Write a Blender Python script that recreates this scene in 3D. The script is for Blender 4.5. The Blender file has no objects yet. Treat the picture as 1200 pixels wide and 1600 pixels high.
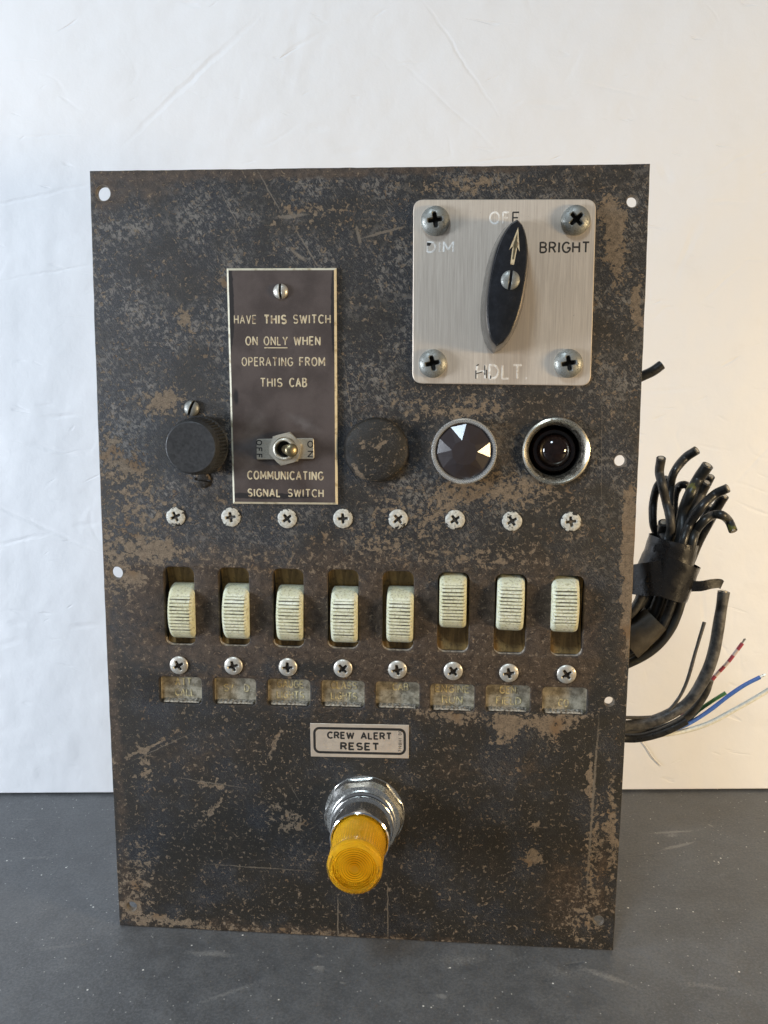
import bpy, bmesh, math, random
from math import sin, cos, pi, radians, sqrt
from mathutils import Vector, Matrix, noise as mnoise

random.seed(7)
scene = bpy.context.scene
COL = scene.collection

# ------------------------------------------------------------------ camera
CAM = Vector((0.01006, -0.38806, 0.27067))
PITCH, ROLL, FPX = 0.13605, 0.00621, 1303.98      # measured from the panel's four corners
PSI, PW, PH = -0.06881, 0.250, 0.37144            # panel yaw, width, height
FW = Vector((0, cos(PITCH), -sin(PITCH)))
_up = Vector((0, sin(PITCH), cos(PITCH)))
_rt = Vector((1, 0, 0))
RT = cos(ROLL) * _rt + sin(ROLL) * _up
UP = -sin(ROLL) * _rt + cos(ROLL) * _up
cd = bpy.data.cameras.new('camera')
cam = bpy.data.objects.new('camera', cd)
COL.objects.link(cam)
cam.matrix_world = Matrix(((RT.x, UP.x, -FW.x, CAM.x), (RT.y, UP.y, -FW.y, CAM.y), (RT.z, UP.z, -FW.z, CAM.z), (0, 0, 0, 1)))
cd.sensor_fit = 'VERTICAL'
cd.sensor_height = 24
cd.sensor_width = 18
cd.lens = FPX / 1600 * 24
cd.clip_start = 0.01
cd.clip_end = 50
scene.camera = cam

# ------------------------------------------------------------------ light
w = bpy.data.worlds.new('World')
scene.world = w
w.use_nodes = True
w.node_tree.nodes['Background'].inputs[0].default_value = (0.86, 0.92, 1.0, 1)
w.node_tree.nodes['Background'].inputs[1].default_value = 0.15


def area(name, loc, target, size, power, color, size_y=None):
    l = bpy.data.lights.new(name, 'AREA')
    l.shape = 'RECTANGLE'
    l.size = size
    l.size_y = size_y or size
    l.energy = power
    l.color = color
    o = bpy.data.objects.new(name, l)
    COL.objects.link(o)
    o.location = loc
    o.rotation_euler = (Vector(target) - Vector(loc)).to_track_quat('-Z', 'Y').to_euler()
    return o


area('cool_key_lamp', (-0.38, -0.93, 1.48), (0.0, 0.0, 0.18), 0.26, 10.2, (0.72, 0.87, 1.0), 0.26)
area('warm_side_lamp', (0.82, -0.42, 0.24), (0.36, 0.07, -0.30), 0.18, 7.6, (1.0, 0.74, 0.41), 0.18)
area('left_fill_lamp', (-1.05, -0.34, 0.24), (-0.05, 0.08, 0.08), 0.28, 13.2, (0.83, 0.90, 1.0), 0.34)  # soft cool fill added out of view, lifts the wall's lower left
vs = scene.view_settings
vs.view_transform = 'Standard'
vs.look = 'None'
vs.exposure = 0
vs.gamma = 1
vs.use_curve_mapping = False
scene.render.engine = 'CYCLES'
scene.cycles.use_denoising = True
scene.cycles.max_bounces = 12

# ------------------------------------------------------------------ measuring helpers
PU = Vector((cos(PSI), sin(PSI), 0))              # panel right
PN = Vector((sin(PSI), -cos(PSI), 0))             # panel outward normal


def ray(px, py):
    return (FW + RT * ((px - 600) / FPX) - UP * ((py - 800) / FPX)).normalized()


def at(px, py, h=0.0):
    """point at height h in front of the panel face, in panel coordinates (x right, y up, z outward)"""
    d = ray(px, py)
    t = (h - (CAM.dot(PN))) / d.dot(PN)
    p = CAM + d * t
    return Vector((p.dot(PU), p.z, h))


def behind(px, py, depth):
    """world point at that depth behind the panel face"""
    v = at(px, py, -depth)
    return PU * v.x + Vector((0, 0, v.y)) + PN * v.z


def floor_pt(px, py, z=0.0):
    d = ray(px, py)
    return CAM + d * ((z - CAM.z) / d.z)


# ------------------------------------------------------------------ node helpers
class G:
    def __init__(self, name):
        self.m = bpy.data.materials.new(name)
        self.m.use_nodes = True
        self.t = self.m.node_tree
        self.n = self.t.nodes
        self.b = self.n['Principled BSDF']
        tc = self.n.new('ShaderNodeTexCoord')
        mp = self.n.new('ShaderNodeMapping')
        mp.inputs['Scale'].default_value = (1000, 1000, 1000)      # object coordinates in millimetres
        self.t.links.new(tc.outputs['Object'], mp.inputs['Vector'])
        self.P = mp.outputs['Vector']
        self.tc = tc

    def put(self, sock, v):
        if hasattr(v, 'is_output'):
            self.t.links.new(v, sock)
        elif isinstance(v, (tuple, list)) and sock.type == 'RGBA' and len(v) == 3:
            sock.default_value = (*v, 1)
        else:
            sock.default_value = v

    def math(self, op, a, b=0.5, clamp=False):
        n = self.n.new('ShaderNodeMath')
        n.operation = op
        n.use_clamp = clamp
        self.put(n.inputs[0], a)
        self.put(n.inputs[1], b)
        return n.outputs[0]

    def noise(self, scale, detail=3, rough=0.55, vec=None, dist=0.0):
        n = self.n.new('ShaderNodeTexNoise')
        self.put(n.inputs['Vector'], vec or self.P)
        n.inputs['Scale'].default_value = scale
        n.inputs['Detail'].default_value = detail
        n.inputs['Roughness'].default_value = rough
        n.inputs['Distortion'].default_value = dist
        return n.outputs['Fac']

    def noise_col(self, scale, detail=2):
        n = self.n.new('ShaderNodeTexNoise')
        self.put(n.inputs['Vector'], self.P)
        n.inputs['Scale'].default_value = scale
        n.inputs['Detail'].default_value = detail
        return n.outputs['Color']

    def voronoi(self, scale, vec=None, feature='F1'):
        n = self.n.new('ShaderNodeTexVoronoi')
        n.feature = feature
        self.put(n.inputs['Vector'], vec or self.P)
        n.inputs['Scale'].default_value = scale
        return n.outputs['Distance']

    def map(self, loc=(0, 0, 0), rot=(0, 0, 0), scale=(1, 1, 1), typ='POINT', vec=None):
        n = self.n.new('ShaderNodeMapping')
        n.vector_type = typ
        self.put(n.inputs['Vector'], vec or self.P)
        n.inputs['Location'].default_value = loc
        n.inputs['Rotation'].default_value = rot
        n.inputs['Scale'].default_value = scale
        return n.outputs['Vector']

    def aniso(self, deg, along, across, off=(0, 0, 0), vec=None):
        """coordinates stretched along a direction (degrees); frequencies along and across it"""
        return self.map(off, (0, 0, radians(deg)), (1 / along, 1 / across, 1), 'TEXTURE', vec)

    def smooth(self, v, lo, hi, a=0.0, b=1.0):
        n = self.n.new('ShaderNodeMapRange')
        n.interpolation_type = 'SMOOTHSTEP'
        self.put(n.inputs['Value'], v)
        n.inputs['From Min'].default_value = lo
        n.inputs['From Max'].default_value = hi
        n.inputs['To Min'].default_value = a
        n.inputs['To Max'].default_value = b
        return n.outputs['Result']

    def mix(self, f, a, b):
        n = self.n.new('ShaderNodeMix')
        n.data_type = 'RGBA'
        self.put(n.inputs[0], f)
        self.put(n.inputs[6], a)
        self.put(n.inputs[7], b)
        return n.outputs[2]

    def ellipses(self, items, vec):
        """sum of soft ellipses (x, y, rx, ry, angle in degrees, strength), millimetres"""
        acc = None
        for (x, y, rx, ry, a, s) in items:
            v = self.map((x, y, 0), (0, 0, radians(a)), (rx, ry, 4000), 'TEXTURE', vec)
            g = self.n.new('ShaderNodeTexGradient')
            g.gradient_type = 'SPHERICAL'
            self.t.links.new(v, g.inputs['Vector'])
            if acc is None:
                acc = self.math('MULTIPLY', g.outputs['Fac'], s)
            else:
                n = self.n.new('ShaderNodeMath')
                n.operation = 'MULTIPLY_ADD'
                self.put(n.inputs[0], g.outputs['Fac'])
                n.inputs[1].default_value = s
                self.put(n.inputs[2], acc)
                acc = n.outputs[0]
        return acc

    def warp(self, scale, amount):
        c = self.noise_col(scale, 4)
        s = self.n.new('ShaderNodeVectorMath')
        s.operation = 'SUBTRACT'
        self.put(s.inputs[0], c)
        s.inputs[1].default_value = (0.5, 0.5, 0.5)
        k = self.n.new('ShaderNodeVectorMath')
        k.operation = 'SCALE'
        self.put(k.inputs[0], s.outputs[0])
        k.inputs['Scale'].default_value = amount
        a = self.n.new('ShaderNodeVectorMath')
        a.operation = 'ADD'
        self.put(a.inputs[0], self.P)
        self.put(a.inputs[1], k.outputs[0])
        return a.outputs[0]

    def bump(self, h, dist=0.0002, strength=1.0, normal=None):
        n = self.n.new('ShaderNodeBump')
        n.inputs['Distance'].default_value = dist
        n.inputs['Strength'].default_value = strength
        self.put(n.inputs['Height'], h)
        if normal:
            self.put(n.inputs['Normal'], normal)
        self.put(self.b.inputs['Normal'], n.outputs[0])
        return n.outputs[0]

    def set(self, **k):
        for a, v in k.items():
            self.put(self.b.inputs[a.replace('_', ' ')], v)
        return self


def simple(name, col, rough=0.5, metal=0.0, vary=0.25, nscale=0.6, bumpd=0.00003, dark=None, **k):
    """surface with mottled colour and roughness"""
    g = G(name)
    n = g.noise(nscale, 5, 0.6)
    d = dark or tuple(c * (1 - vary) for c in col)
    u = tuple(min(1, c * (1 + vary * 0.6)) for c in col)
    g.set(Base_Color=g.mix(g.smooth(n, 0.3, 0.7), d, u), Metallic=metal)
    g.set(Roughness=g.smooth(g.noise(nscale * 1.7, 4), 0.3, 0.7, max(0.02, rough - 0.1), min(1, rough + 0.12)))
    g.bump(g.noise(nscale * 4, 4), bumpd, 1)
    g.set(**k)
    return g.m


# ------------------------------------------------------------------ mesh helpers
def link_mesh(name, verts, faces, mats, parent=None, loc=(0, 0, 0), rot=(0, 0, 0), sharp=35, midx=None, smooth=True):
    me = bpy.data.meshes.new(name)
    me.from_pydata([tuple(v) for v in verts], [], faces)
    if not isinstance(mats, (list, tuple)):
        mats = [mats]
    for m in mats:
        me.materials.append(m)
    if midx:
        me.polygons.foreach_set('material_index', midx)
    me.update()
    bm = bmesh.new()
    bm.from_mesh(me)
    bmesh.ops.recalc_face_normals(bm, faces=bm.faces)
    bm.to_mesh(me)
    bm.free()
    if smooth:
        me.polygons.foreach_set('use_smooth', [True] * len(me.polygons))
        me.set_sharp_from_angle(angle=radians(sharp))
    o = bpy.data.objects.new(name, me)
    COL.objects.link(o)
    o.location = loc
    o.rotation_euler = rot
    if parent:
        o.parent = parent
    return o


def wrap(name, me, mats, parent=None, loc=(0, 0, 0), rot=(0, 0, 0)):
    o = bpy.data.objects.new(name, me)
    COL.objects.link(o)
    o.location, o.rotation_euler = loc, rot
    if parent:
        o.parent = parent
    return o


class MB:
    def __init__(self):
        self.v, self.f, self.mi = [], [], []

    def add(self, verts, faces, M=None, mi=0):
        o = len(self.v)
        for p in verts:
            p = Vector(p)
            self.v.append(M @ p if M else p)
        for f in faces:
            self.f.append([i + o for i in f])
            self.mi.append(mi)
        return self

    def build(self, name, mats, parent=None, loc=(0, 0, 0), rot=(0, 0, 0), sharp=35, smooth=True):
        return link_mesh(name, self.v, self.f, mats, parent, loc, rot, sharp, self.mi, smooth)


def lathe(prof, seg=64, cap_start=False, cap_end=False):
    """profile [(r, z)] turned about z"""
    V, F = [], []
    for (r, z) in prof:
        for k in range(seg):
            a = 2 * pi * k / seg
            V.append((r * cos(a), r * sin(a), z))
    for i in range(len(prof) - 1):
        for k in range(seg):
            k2 = (k + 1) % seg
            F.append([i * seg + k, i * seg + k2, (i + 1) * seg + k2, (i + 1) * seg + k])
    if cap_start:
        F.append(list(range(seg)))
    if cap_end:
        F.append([(len(prof) - 1) * seg + k for k in range(seg)])
    return V, F


def prism(outline, z0, z1, cham=0.0, inset=None):
    """outline [(x, y)] extruded z0..z1 with a chamfered top"""
    n = len(outline)
    cx = sum(p[0] for p in outline) / n
    cy = sum(p[1] for p in outline) / n
    rings = [[(x, y, z0) for x, y in outline]]
    if cham:
        rings.append([(x, y, z1 - cham) for x, y in outline])
        R = max(sqrt((x - cx) ** 2 + (y - cy) ** 2) for x, y in outline)
        ins = inset or cham
        top = []
        for i, (x, y) in enumerate(outline):
            a, b = outline[i - 1], outline[(i + 1) % n]
            e1 = Vector((x - a[0], y - a[1])).normalized()
            e2 = Vector((b[0] - x, b[1] - y)).normalized()
            n1, n2 = Vector((-e1.y, e1.x)), Vector((-e2.y, e2.x))
            bis = (n1 + n2)
            bis = bis.normalized() / max(0.4, bis.normalized().dot(n1)) if bis.length > 1e-6 else n1
            top.append((x + bis.x * ins, y + bis.y * ins, z1))
        rings.append(top)
    else:
        rings.append([(x, y, z1) for x, y in outline])
    V = [p for r in rings for p in r]
    F = []
    for i in range(len(rings) - 1):
        for k in range(n):
            k2 = (k + 1) % n
            F.append([i * n + k, i * n + k2, (i + 1) * n + k2, (i + 1) * n + k])
    F.append([(len(rings) - 1) * n + k for k in range(n)])
    F.append([k for k in range(n)][::-1])
    return V, F


def rrect(cx, cy, wx, wy, r, seg=6):
    pts = []
    for (sx, sy, a0) in ((1, 1, 0), (-1, 1, 90), (-1, -1, 180), (1, -1, 270)):
        for k in range(seg + 1):
            a = radians(a0 + 90 * k / seg)
            pts.append((cx + sx * (wx / 2 - r) + r * cos(a), cy + sy * (wy / 2 - r) + r * sin(a)))
    return pts


def rquad(c, r, seg=5):
    """quad with rounded corners; corners counter-clockwise"""
    pts = []
    for i in range(4):
        p, a, b = Vector(c[i][:2]), Vector(c[i - 1][:2]), Vector(c[(i + 1) % 4][:2])
        u, v = (a - p).normalized(), (b - p).normalized()
        for k in range(seg + 1):
            t = k / seg
            q = (p + u * r) * (1 - t) ** 2 + p * 2 * t * (1 - t) + (p + v * r) * t ** 2
            pts.append((q.x, q.y))
    return pts


def plate_mesh(name, outer, holes, z0, z1, bevel, mats, parent, loc=(0, 0, 0)):
    """flat plate with real through holes and rounded edges"""
    cu = bpy.data.curves.new(name, 'CURVE')
    cu.dimensions = '2D'
    cu.fill_mode = 'BOTH'
    for pts in [outer] + holes:
        s = cu.splines.new('POLY')
        s.points.add(len(pts) - 1)
        for p, q in zip(s.points, pts):
            p.co = (q[0], q[1], 0, 1)
        s.use_cyclic_u = True
    cu.extrude = (z1 - z0) / 2 - bevel
    cu.bevel_depth = bevel
    cu.bevel_resolution = 3
    cu.offset = -bevel
    ob = bpy.data.objects.new(name + '_tmp', cu)
    COL.objects.link(ob)
    dg = bpy.context.evaluated_depsgraph_get()
    me = bpy.data.meshes.new_from_object(ob.evaluated_get(dg))
    bpy.data.objects.remove(ob)
    me.name = name
    me.materials.clear()
    for m in (mats if isinstance(mats, (list, tuple)) else [mats]):
        me.materials.append(m)
    for v in me.vertices:
        v.co.z += (z0 + z1) / 2
    bm = bmesh.new()
    bm.from_mesh(me)
    bmesh.ops.remove_doubles(bm, verts=bm.verts, dist=1e-6)
    bmesh.ops.recalc_face_normals(bm, faces=bm.faces)
    bm.to_mesh(me)
    bm.free()
    me.polygons.foreach_set('use_smooth', [True] * len(me.polygons))
    me.set_sharp_from_angle(angle=radians(30))
    return wrap(name, me, mats, parent, loc)


def spline_pts(pts, n=8):
    """Catmull-Rom through points"""
    P = [Vector(p) for p in pts]
    P = [P[0] * 2 - P[1]] + P + [P[-1] * 2 - P[-2]]
    out = []
    for i in range(1, len(P) - 2):
        for k in range(n):
            t = k / n
            a, b, c, d = P[i - 1], P[i], P[i + 1], P[i + 2]
            out.append(0.5 * ((2 * b) + (c - a) * t + (2 * a - 5 * b + 4 * c - d) * t * t + (3 * b - a - 3 * c + d) * t ** 3))
    out.append(P[-2])
    return out


def tube(path, rad, sides=14, caps=True, wob=0.0):
    V, F = [], []
    n = len(path)
    N = None
    for i, p in enumerate(path):
        t = (path[min(i + 1, n - 1)] - path[max(i - 1, 0)]).normalized()
        if N is None:
            N = t.orthogonal().normalized()
        N = (N - t * N.dot(t)).normalized()
        B = t.cross(N)
        r = rad(i / (n - 1)) if callable(rad) else rad
        r *= 1 + wob * mnoise.noise(p * 90)
        for k in range(sides):
            a = 2 * pi * k / sides
            V.append(p + (N * cos(a) + B * sin(a)) * r)
    for i in range(n - 1):
        for k in range(sides):
            k2 = (k + 1) % sides
            F.append([i * sides + k, i * sides + k2, (i + 1) * sides + k2, (i + 1) * sides + k])
    if caps:
        F.append(list(range(sides))[::-1])
        F.append([(n - 1) * sides + k for k in range(sides)])
    return V, F


# single-line engraved lettering
def _arc(cx, cy, rx, ry, a0, a1, n=8):
    return [(cx + rx * cos(radians(a0 + (a1 - a0) * k / n)), cy + ry * sin(radians(a0 + (a1 - a0) * k / n))) for k in range(n + 1)]


_O = _arc(.34, .5, .34, .5, 90, 450, 20)
_S = _arc(.28, .74, .26, .26, 30, 270, 9)[:-1] + _arc(.28, .25, .28, .25, 90, -150, 9)
GL = {
    'A': (.68, [[(0, 0), (.34, 1), (.68, 0)], [(.12, .34), (.56, .34)]]),
    'B': (.56, [[(0, 0), (0, 1), (.3, 1)] + _arc(.3, .77, .22, .23, 90, -90) + [(0, .54)], [(.3, .54)] + _arc(.3, .27, .26, .27, 90, -90) + [(0, 0)]]),
    'C': (.62, [_arc(.36, .5, .36, .5, 45, 315, 14)]),
    'D': (.62, [[(0, 0), (0, 1), (.22, 1)] + _arc(.22, .5, .4, .5, 90, -90, 10) + [(0, 0)]]),
    'E': (.5, [[(.5, 0), (0, 0), (0, 1), (.5, 1)], [(0, .52), (.42, .52)]]),
    'F': (.5, [[(0, 0), (0, 1), (.5, 1)], [(0, .52), (.42, .52)]]),
    'G': (.66, [_arc(.36, .5, .36, .5, 45, 345, 14) + [(.68, .45), (.42, .45)]]),
    'H': (.6, [[(0, 0), (0, 1)], [(.6, 0), (.6, 1)], [(0, .52), (.6, .52)]]),
    'I': (.06, [[(.03, 0), (.03, 1)]]),
    'L': (.46, [[(0, 1), (0, 0), (.46, 0)]]),
    'M': (.74, [[(0, 0), (0, 1), (.37, .25), (.74, 1), (.74, 0)]]),
    'N': (.6, [[(0, 0), (0, 1), (.6, 0), (.6, 1)]]),
    'O': (.68, [_O]),
    'P': (.54, [[(0, 0), (0, 1), (.28, 1)] + _arc(.28, .74, .26, .26, 90, -90) + [(0, .48)]]),
    'R': (.56, [[(0, 0), (0, 1), (.28, 1)] + _arc(.28, .75, .25, .25, 90, -90) + [(0, .5)], [(.28, .5), (.56, 0)]]),
    'S': (.56, [_S]),
    'T': (.6, [[(0, 1), (.6, 1)], [(.3, 1), (.3, 0)]]),
    'U': (.6, [[(0, 1), (0, .3)] + _arc(.3, .3, .3, .3, 180, 360) + [(.6, 1)]]),
    'V': (.66, [[(0, 1), (.33, 0), (.66, 1)]]),
    'W': (.9, [[(0, 1), (.22, 0), (.45, .9), (.68, 0), (.9, 1)]]),
    'Y': (.62, [[(0, 1), (.31, .5), (.62, 1)], [(.31, .5), (.31, 0)]]),
    '.': (.08, [[(.0, .02), (.08, .02)], [(.04, 0), (.04, .06)]]),
    '/': (.4, [[(0, 0), (.4, 1)]]),
    ' ': (.42, []),
    '0': (.5, [_arc(.25, .5, .25, .5, 90, 450, 18)]),
    '1': (.2, [[(0, .8), (.2, 1), (.2, 0)]]),
    '7': (.5, [[(0, 1), (.5, 1), (.18, 0)]]),
    '8': (.5, [_arc(.25, .75, .22, .25, 90, 450, 14), _arc(.25, .26, .25, .26, 90, 450, 14)]),
    '9': (.5, [_arc(.25, .72, .25, .28, 0, 360, 14) + [(.48, .5), (.3, 0)]]),
}


def strokes(text, x0, x1, y0, h, rad, z=0.0, flat=0.35, gap=0.26, skip=None):
    """engraved single-line text filling x0..x1 on the baseline y0; returns an MB"""
    mb = MB()
    tot = sum(GL[c][0] for c in text) + gap * (len(text) - 1)
    s = (x1 - x0) / tot
    x = x0
    for i, c in enumerate(text):
        wd, lines = GL[c]
        for ln in lines:
            if skip and skip(i):
                continue
            pts = [Vector((x + p[0] * s, y0 + p[1] * h, 0)) for p in ln]
            dense = [pts[0]]
            for a, b in zip(pts, pts[1:]):
                if (b - a).length < 1e-9:
                    continue
                if (b - a).length > h * 0.25:          # keep corners square
                    dense += [a + (b - a) * 0.04, a + (b - a) * 0.96]
                dense.append(b)
            V, F = [], []
            n = len(dense)
            for k, p in enumerate(dense):
                t = (dense[min(k + 1, n - 1)] - dense[max(k - 1, 0)]).normalized()
                nrm = Vector((-t.y, t.x, 0))
                r = rad * (1 + 0.18 * mnoise.noise(p * 900))
                for q in range(6):
                    a = 2 * pi * q / 6
                    V.append(p + nrm * (r * cos(a)) + Vector((0, 0, z + r * flat * sin(a))))
            for k in range(n - 1):
                for q in range(6):
                    q2 = (q + 1) % 6
                    F.append([k * 6 + q, k * 6 + q2, (k + 1) * 6 + q2, (k + 1) * 6 + q])
            F.append(list(range(6)))
            F.append([(n - 1) * 6 + q for q in range(6)])
            mb.add(V, F)
        x += (wd + gap) * s
    return mb


def disc_grid(R, n, hf):
    """height field over a disc (square grid folded onto the disc)"""
    V, F = [], []
    for j in range(n + 1):
        for i in range(n + 1):
            a, b = 2 * i / n - 1, 2 * j / n - 1
            x = a * sqrt(1 - b * b / 2)
            y = b * sqrt(1 - a * a / 2)
            r = min(1.0, sqrt(x * x + y * y))
            V.append((x * R, y * R, hf(x, y, r)))
    for j in range(n):
        for i in range(n):
            k = j * (n + 1) + i
            F.append([k, k + 1, k + n + 2, k + n + 1])
    return V, F


def sstep(x, a, b):
    t = max(0, min(1, (x - a) / (b - a)))
    return t * t * (3 - 2 * t)


def grime(mb, R, hh, rim, depth, ex, fl):
    """second material on the faces at the bottom of a screw's recess"""
    for k, f in enumerate(mb.f):
        c = sum((mb.v[i] for i in f), Vector()) / len(f)
        r = min(1, sqrt(c.x ** 2 + c.y ** 2) / R)
        if c.z < rim + hh * (1 - r ** ex) ** fl - depth * .38 and r < .8:
            mb.mi[k] = 1


def phillips(R, hh, rim, depth, wd=0.17, ln=0.62, flat=0.5, n=44):
    def hf(x, y, r):
        z = rim + hh * (1 - r ** 2.4) ** flat if r < 1 else rim
        m = 0
        for (u, v) in ((x, y), (y, x)):
            wl = wd * (1.15 - 0.35 * min(1, abs(v) / ln))
            m = max(m, (1 - sstep(abs(u), wl * 0.75, wl * 1.15)) * (1 - sstep(abs(v), ln * 0.72, ln)))
        m = max(m, 1 - sstep(abs(x) + abs(y), wd * 1.5, wd * 2.1))
        return z - depth * m * (1 - 0.35 * min(1, r / ln))
    V, F = disc_grid(R, n, hf)
    v2, f2 = lathe([(R, rim), (R * 1.0, 0)], 64)
    mb = MB().add(V, F).add(v2, f2)
    grime(mb, R, hh, rim, depth, 2.4, flat)
    return mb


def slotted(R, hh, rim, depth, wd=0.13, n=40):
    def hf(x, y, r):
        z = rim + hh * (1 - r ** 2.2) ** 0.6 if r < 1 else rim
        return z - depth * (1 - sstep(abs(x), wd * 0.8, wd * 1.2))
    V, F = disc_grid(R, n, hf)
    v2, f2 = lathe([(R, rim), (R, -0.0003)], 64)
    mb = MB().add(V, F).add(v2, f2)
    grime(mb, R, hh, rim, depth, 2.2, .6)
    return mb


def tag(o, label=None, cat=None, group=None, kind=None):
    for k, v in (('label', label), ('category', cat), ('group', group), ('kind', kind)):
        if v:
            o[k] = v
    return o


# ------------------------------------------------------------------ materials
def mm(px, py):
    v = at(px, py)
    return v.x * 1000, v.y * 1000


def stains(lst, k=0.305):
    """(pixel x, y, pixel radii, angle, strength) of a stain on the plate -> millimetres on the plate"""
    out = []
    for (px, py, rx, ry, a, s) in lst:
        x, y = mm(px, py)
        out.append((x, y, rx * k, ry * k, a, s))
    return out


TAN = stains([
    (286, 498, 24, 26, 20, .42), (243, 632, 44, 30, 0, .36), (268, 622, 26, 40, 20, .25), (345, 520, 14, 60, -75, .0),
    (352, 445, 12, 44, 20, .30), (200, 800, 75, 170, 0, .16), (185, 900, 40, 120, 10, .18), (210, 905, 20, 18, 0, .35),
    (250, 862, 60, 26, -10, .30), (205, 735, 40, 30, 0, .2), (620, 800, 60, 40, 20, .20), (590, 850, 60, 24, 0, .14),
    (785, 768, 150, 42, -2, .30), (690, 800, 70, 40, 40, .26), (850, 740, 40, 24, 30, .30), (735, 640, 130, 34, 0, .24),
    (880, 690, 90, 20, 60, .12), (984, 905, 16, 170, 2.7, 1.2), (960, 385, 26, 80, 8, .46), (996, 478, 12, 50, 0, .55), (955, 330, 30, 50, 20, .2),
    (922, 1215, 7, 60, 2, .50), (930, 1320, 22, 120, -3, .26), (955, 1290, 10, 150, 2.5, .36), (915, 1430, 60, 90, 0, .18),
    (855, 1130, 90, 22, 5, .38), (790, 1140, 28, 44, -15, .48), (860, 1150, 20, 30, 20, .3), (700, 1120, 120, 14, -3, .30), (830, 1340, 22, 30, 0, .42),
    (835, 1290, 16, 18, 0, .3), (230, 1170, 80, 6, 27, .38), (226, 1200, 12, 50, 5, .30), (425, 1170, 7, 46, -22, .36), (335, 1230, 40, 10, -12, .30),
    (206, 1418, 19, 19, 0, .7), (400, 880, 300, 30, -2, .13), (750, 880, 240, 30, -2, .10), (330, 1270, 9, 60, -40, .26), (430, 1270, 34, 44, 30, .16), (460, 1290, 40, 26, 20, .20), (215, 1370, 50, 110, 0, .20),
    (260, 1440, 110, 14, -3, .30), (560, 1470, 420, 16, -2.4, .26), (170, 700, 22, 60, 0, .2), (900, 830, 22, 20, 0, .30),
    (530, 350, 150, 60, 0, .10), (740, 290, 150, 18, 1, .22), (470, 330, 60, 10, 5, .2), (950, 640, 60, 60, 0, .12), (940, 560, 90, 40, 0, .10),
    (640, 630, 50, 60, 0, .12), (350, 780, 30, 40, 0, .16), (240, 790, 60, 50, 0, .12), (500, 840, 160, 30, 0, .08), (720, 860, 220, 40, 0, .10)])
BROWN = stains([
    (580, 990, 560, 175, -2, 1.7), (300, 960, 130, 140, 0, .6), (880, 960, 130, 150, 0, .6), (740, 690, 300, 110, 0, .45), (590, 262, 560, 20, 0.8, 1.6), (250, 290, 130, 45, 0, .6),
    (150, 800, 16, 760, 2.3, 1.5), (985, 900, 12, 720, -2.7, .9), (560, 1472, 500, 26, -2.4, 1.1), (210, 1380, 60, 120, 0, .6), (900, 1400, 90, 120, 0, .8),
    (300, 1180, 160, 60, 10, .5), (800, 1200, 180, 60, 0, .5), (163, 304, 40, 42, 0, 1.0), (206, 1418, 24, 24, 0, 1.3), (240, 640, 80, 60, 0, .3), (200, 850, 80, 180, 0, .3)])
BLACK = stains([
    (490, 1048, 120, 24, -2, 1.2), (300, 1045, 60, 14, -2, .5), (650, 1040, 60, 26, 0, .7), (955, 1000, 40, 330, 2.7, .9), (890, 1230, 60, 110, 0, .5), (250, 700, 90, 100, 0, .4),
    (420, 300, 0.1, 0.1, 0, 0), (700, 890, 60, 20, 0, .0), (640, 350, 90, 110, 0, .5)])
SCRATCH = stains([
    (528, 1440, 1.6, 60, 0, 1.2), (606, 1430, 1.6, 80, 1, 1.2), (926, 1260, 3.4, 210, -1.5, .9), (600, 1310, 300, 1.4, -6, .0), (400, 1357, 160, 1.4, -1.5, .7),
    (255, 1168, 120, 1.4, 27, .6), (990, 300, 2, 40, 0, .3), (420, 300, 60, 1.6, -60, .8), (480, 390, 70, 1.8, -58, .8), (360, 330, 70, 1.4, -62, .7), (940, 700, 1.6, 200, 2, .5),
    (545, 620, 1.4, 80, 8, .8), (460, 1240, 50, 1.6, -60, .5), (330, 1225, 90, 1.6, -7, .8), (600, 365, 44, 3, 14, 1.2), (455, 340, 36, 4, 5, 1.0), (560, 370, 4, 24, 14, .9), (465, 400, 26, 4, -38, .9)])


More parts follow.
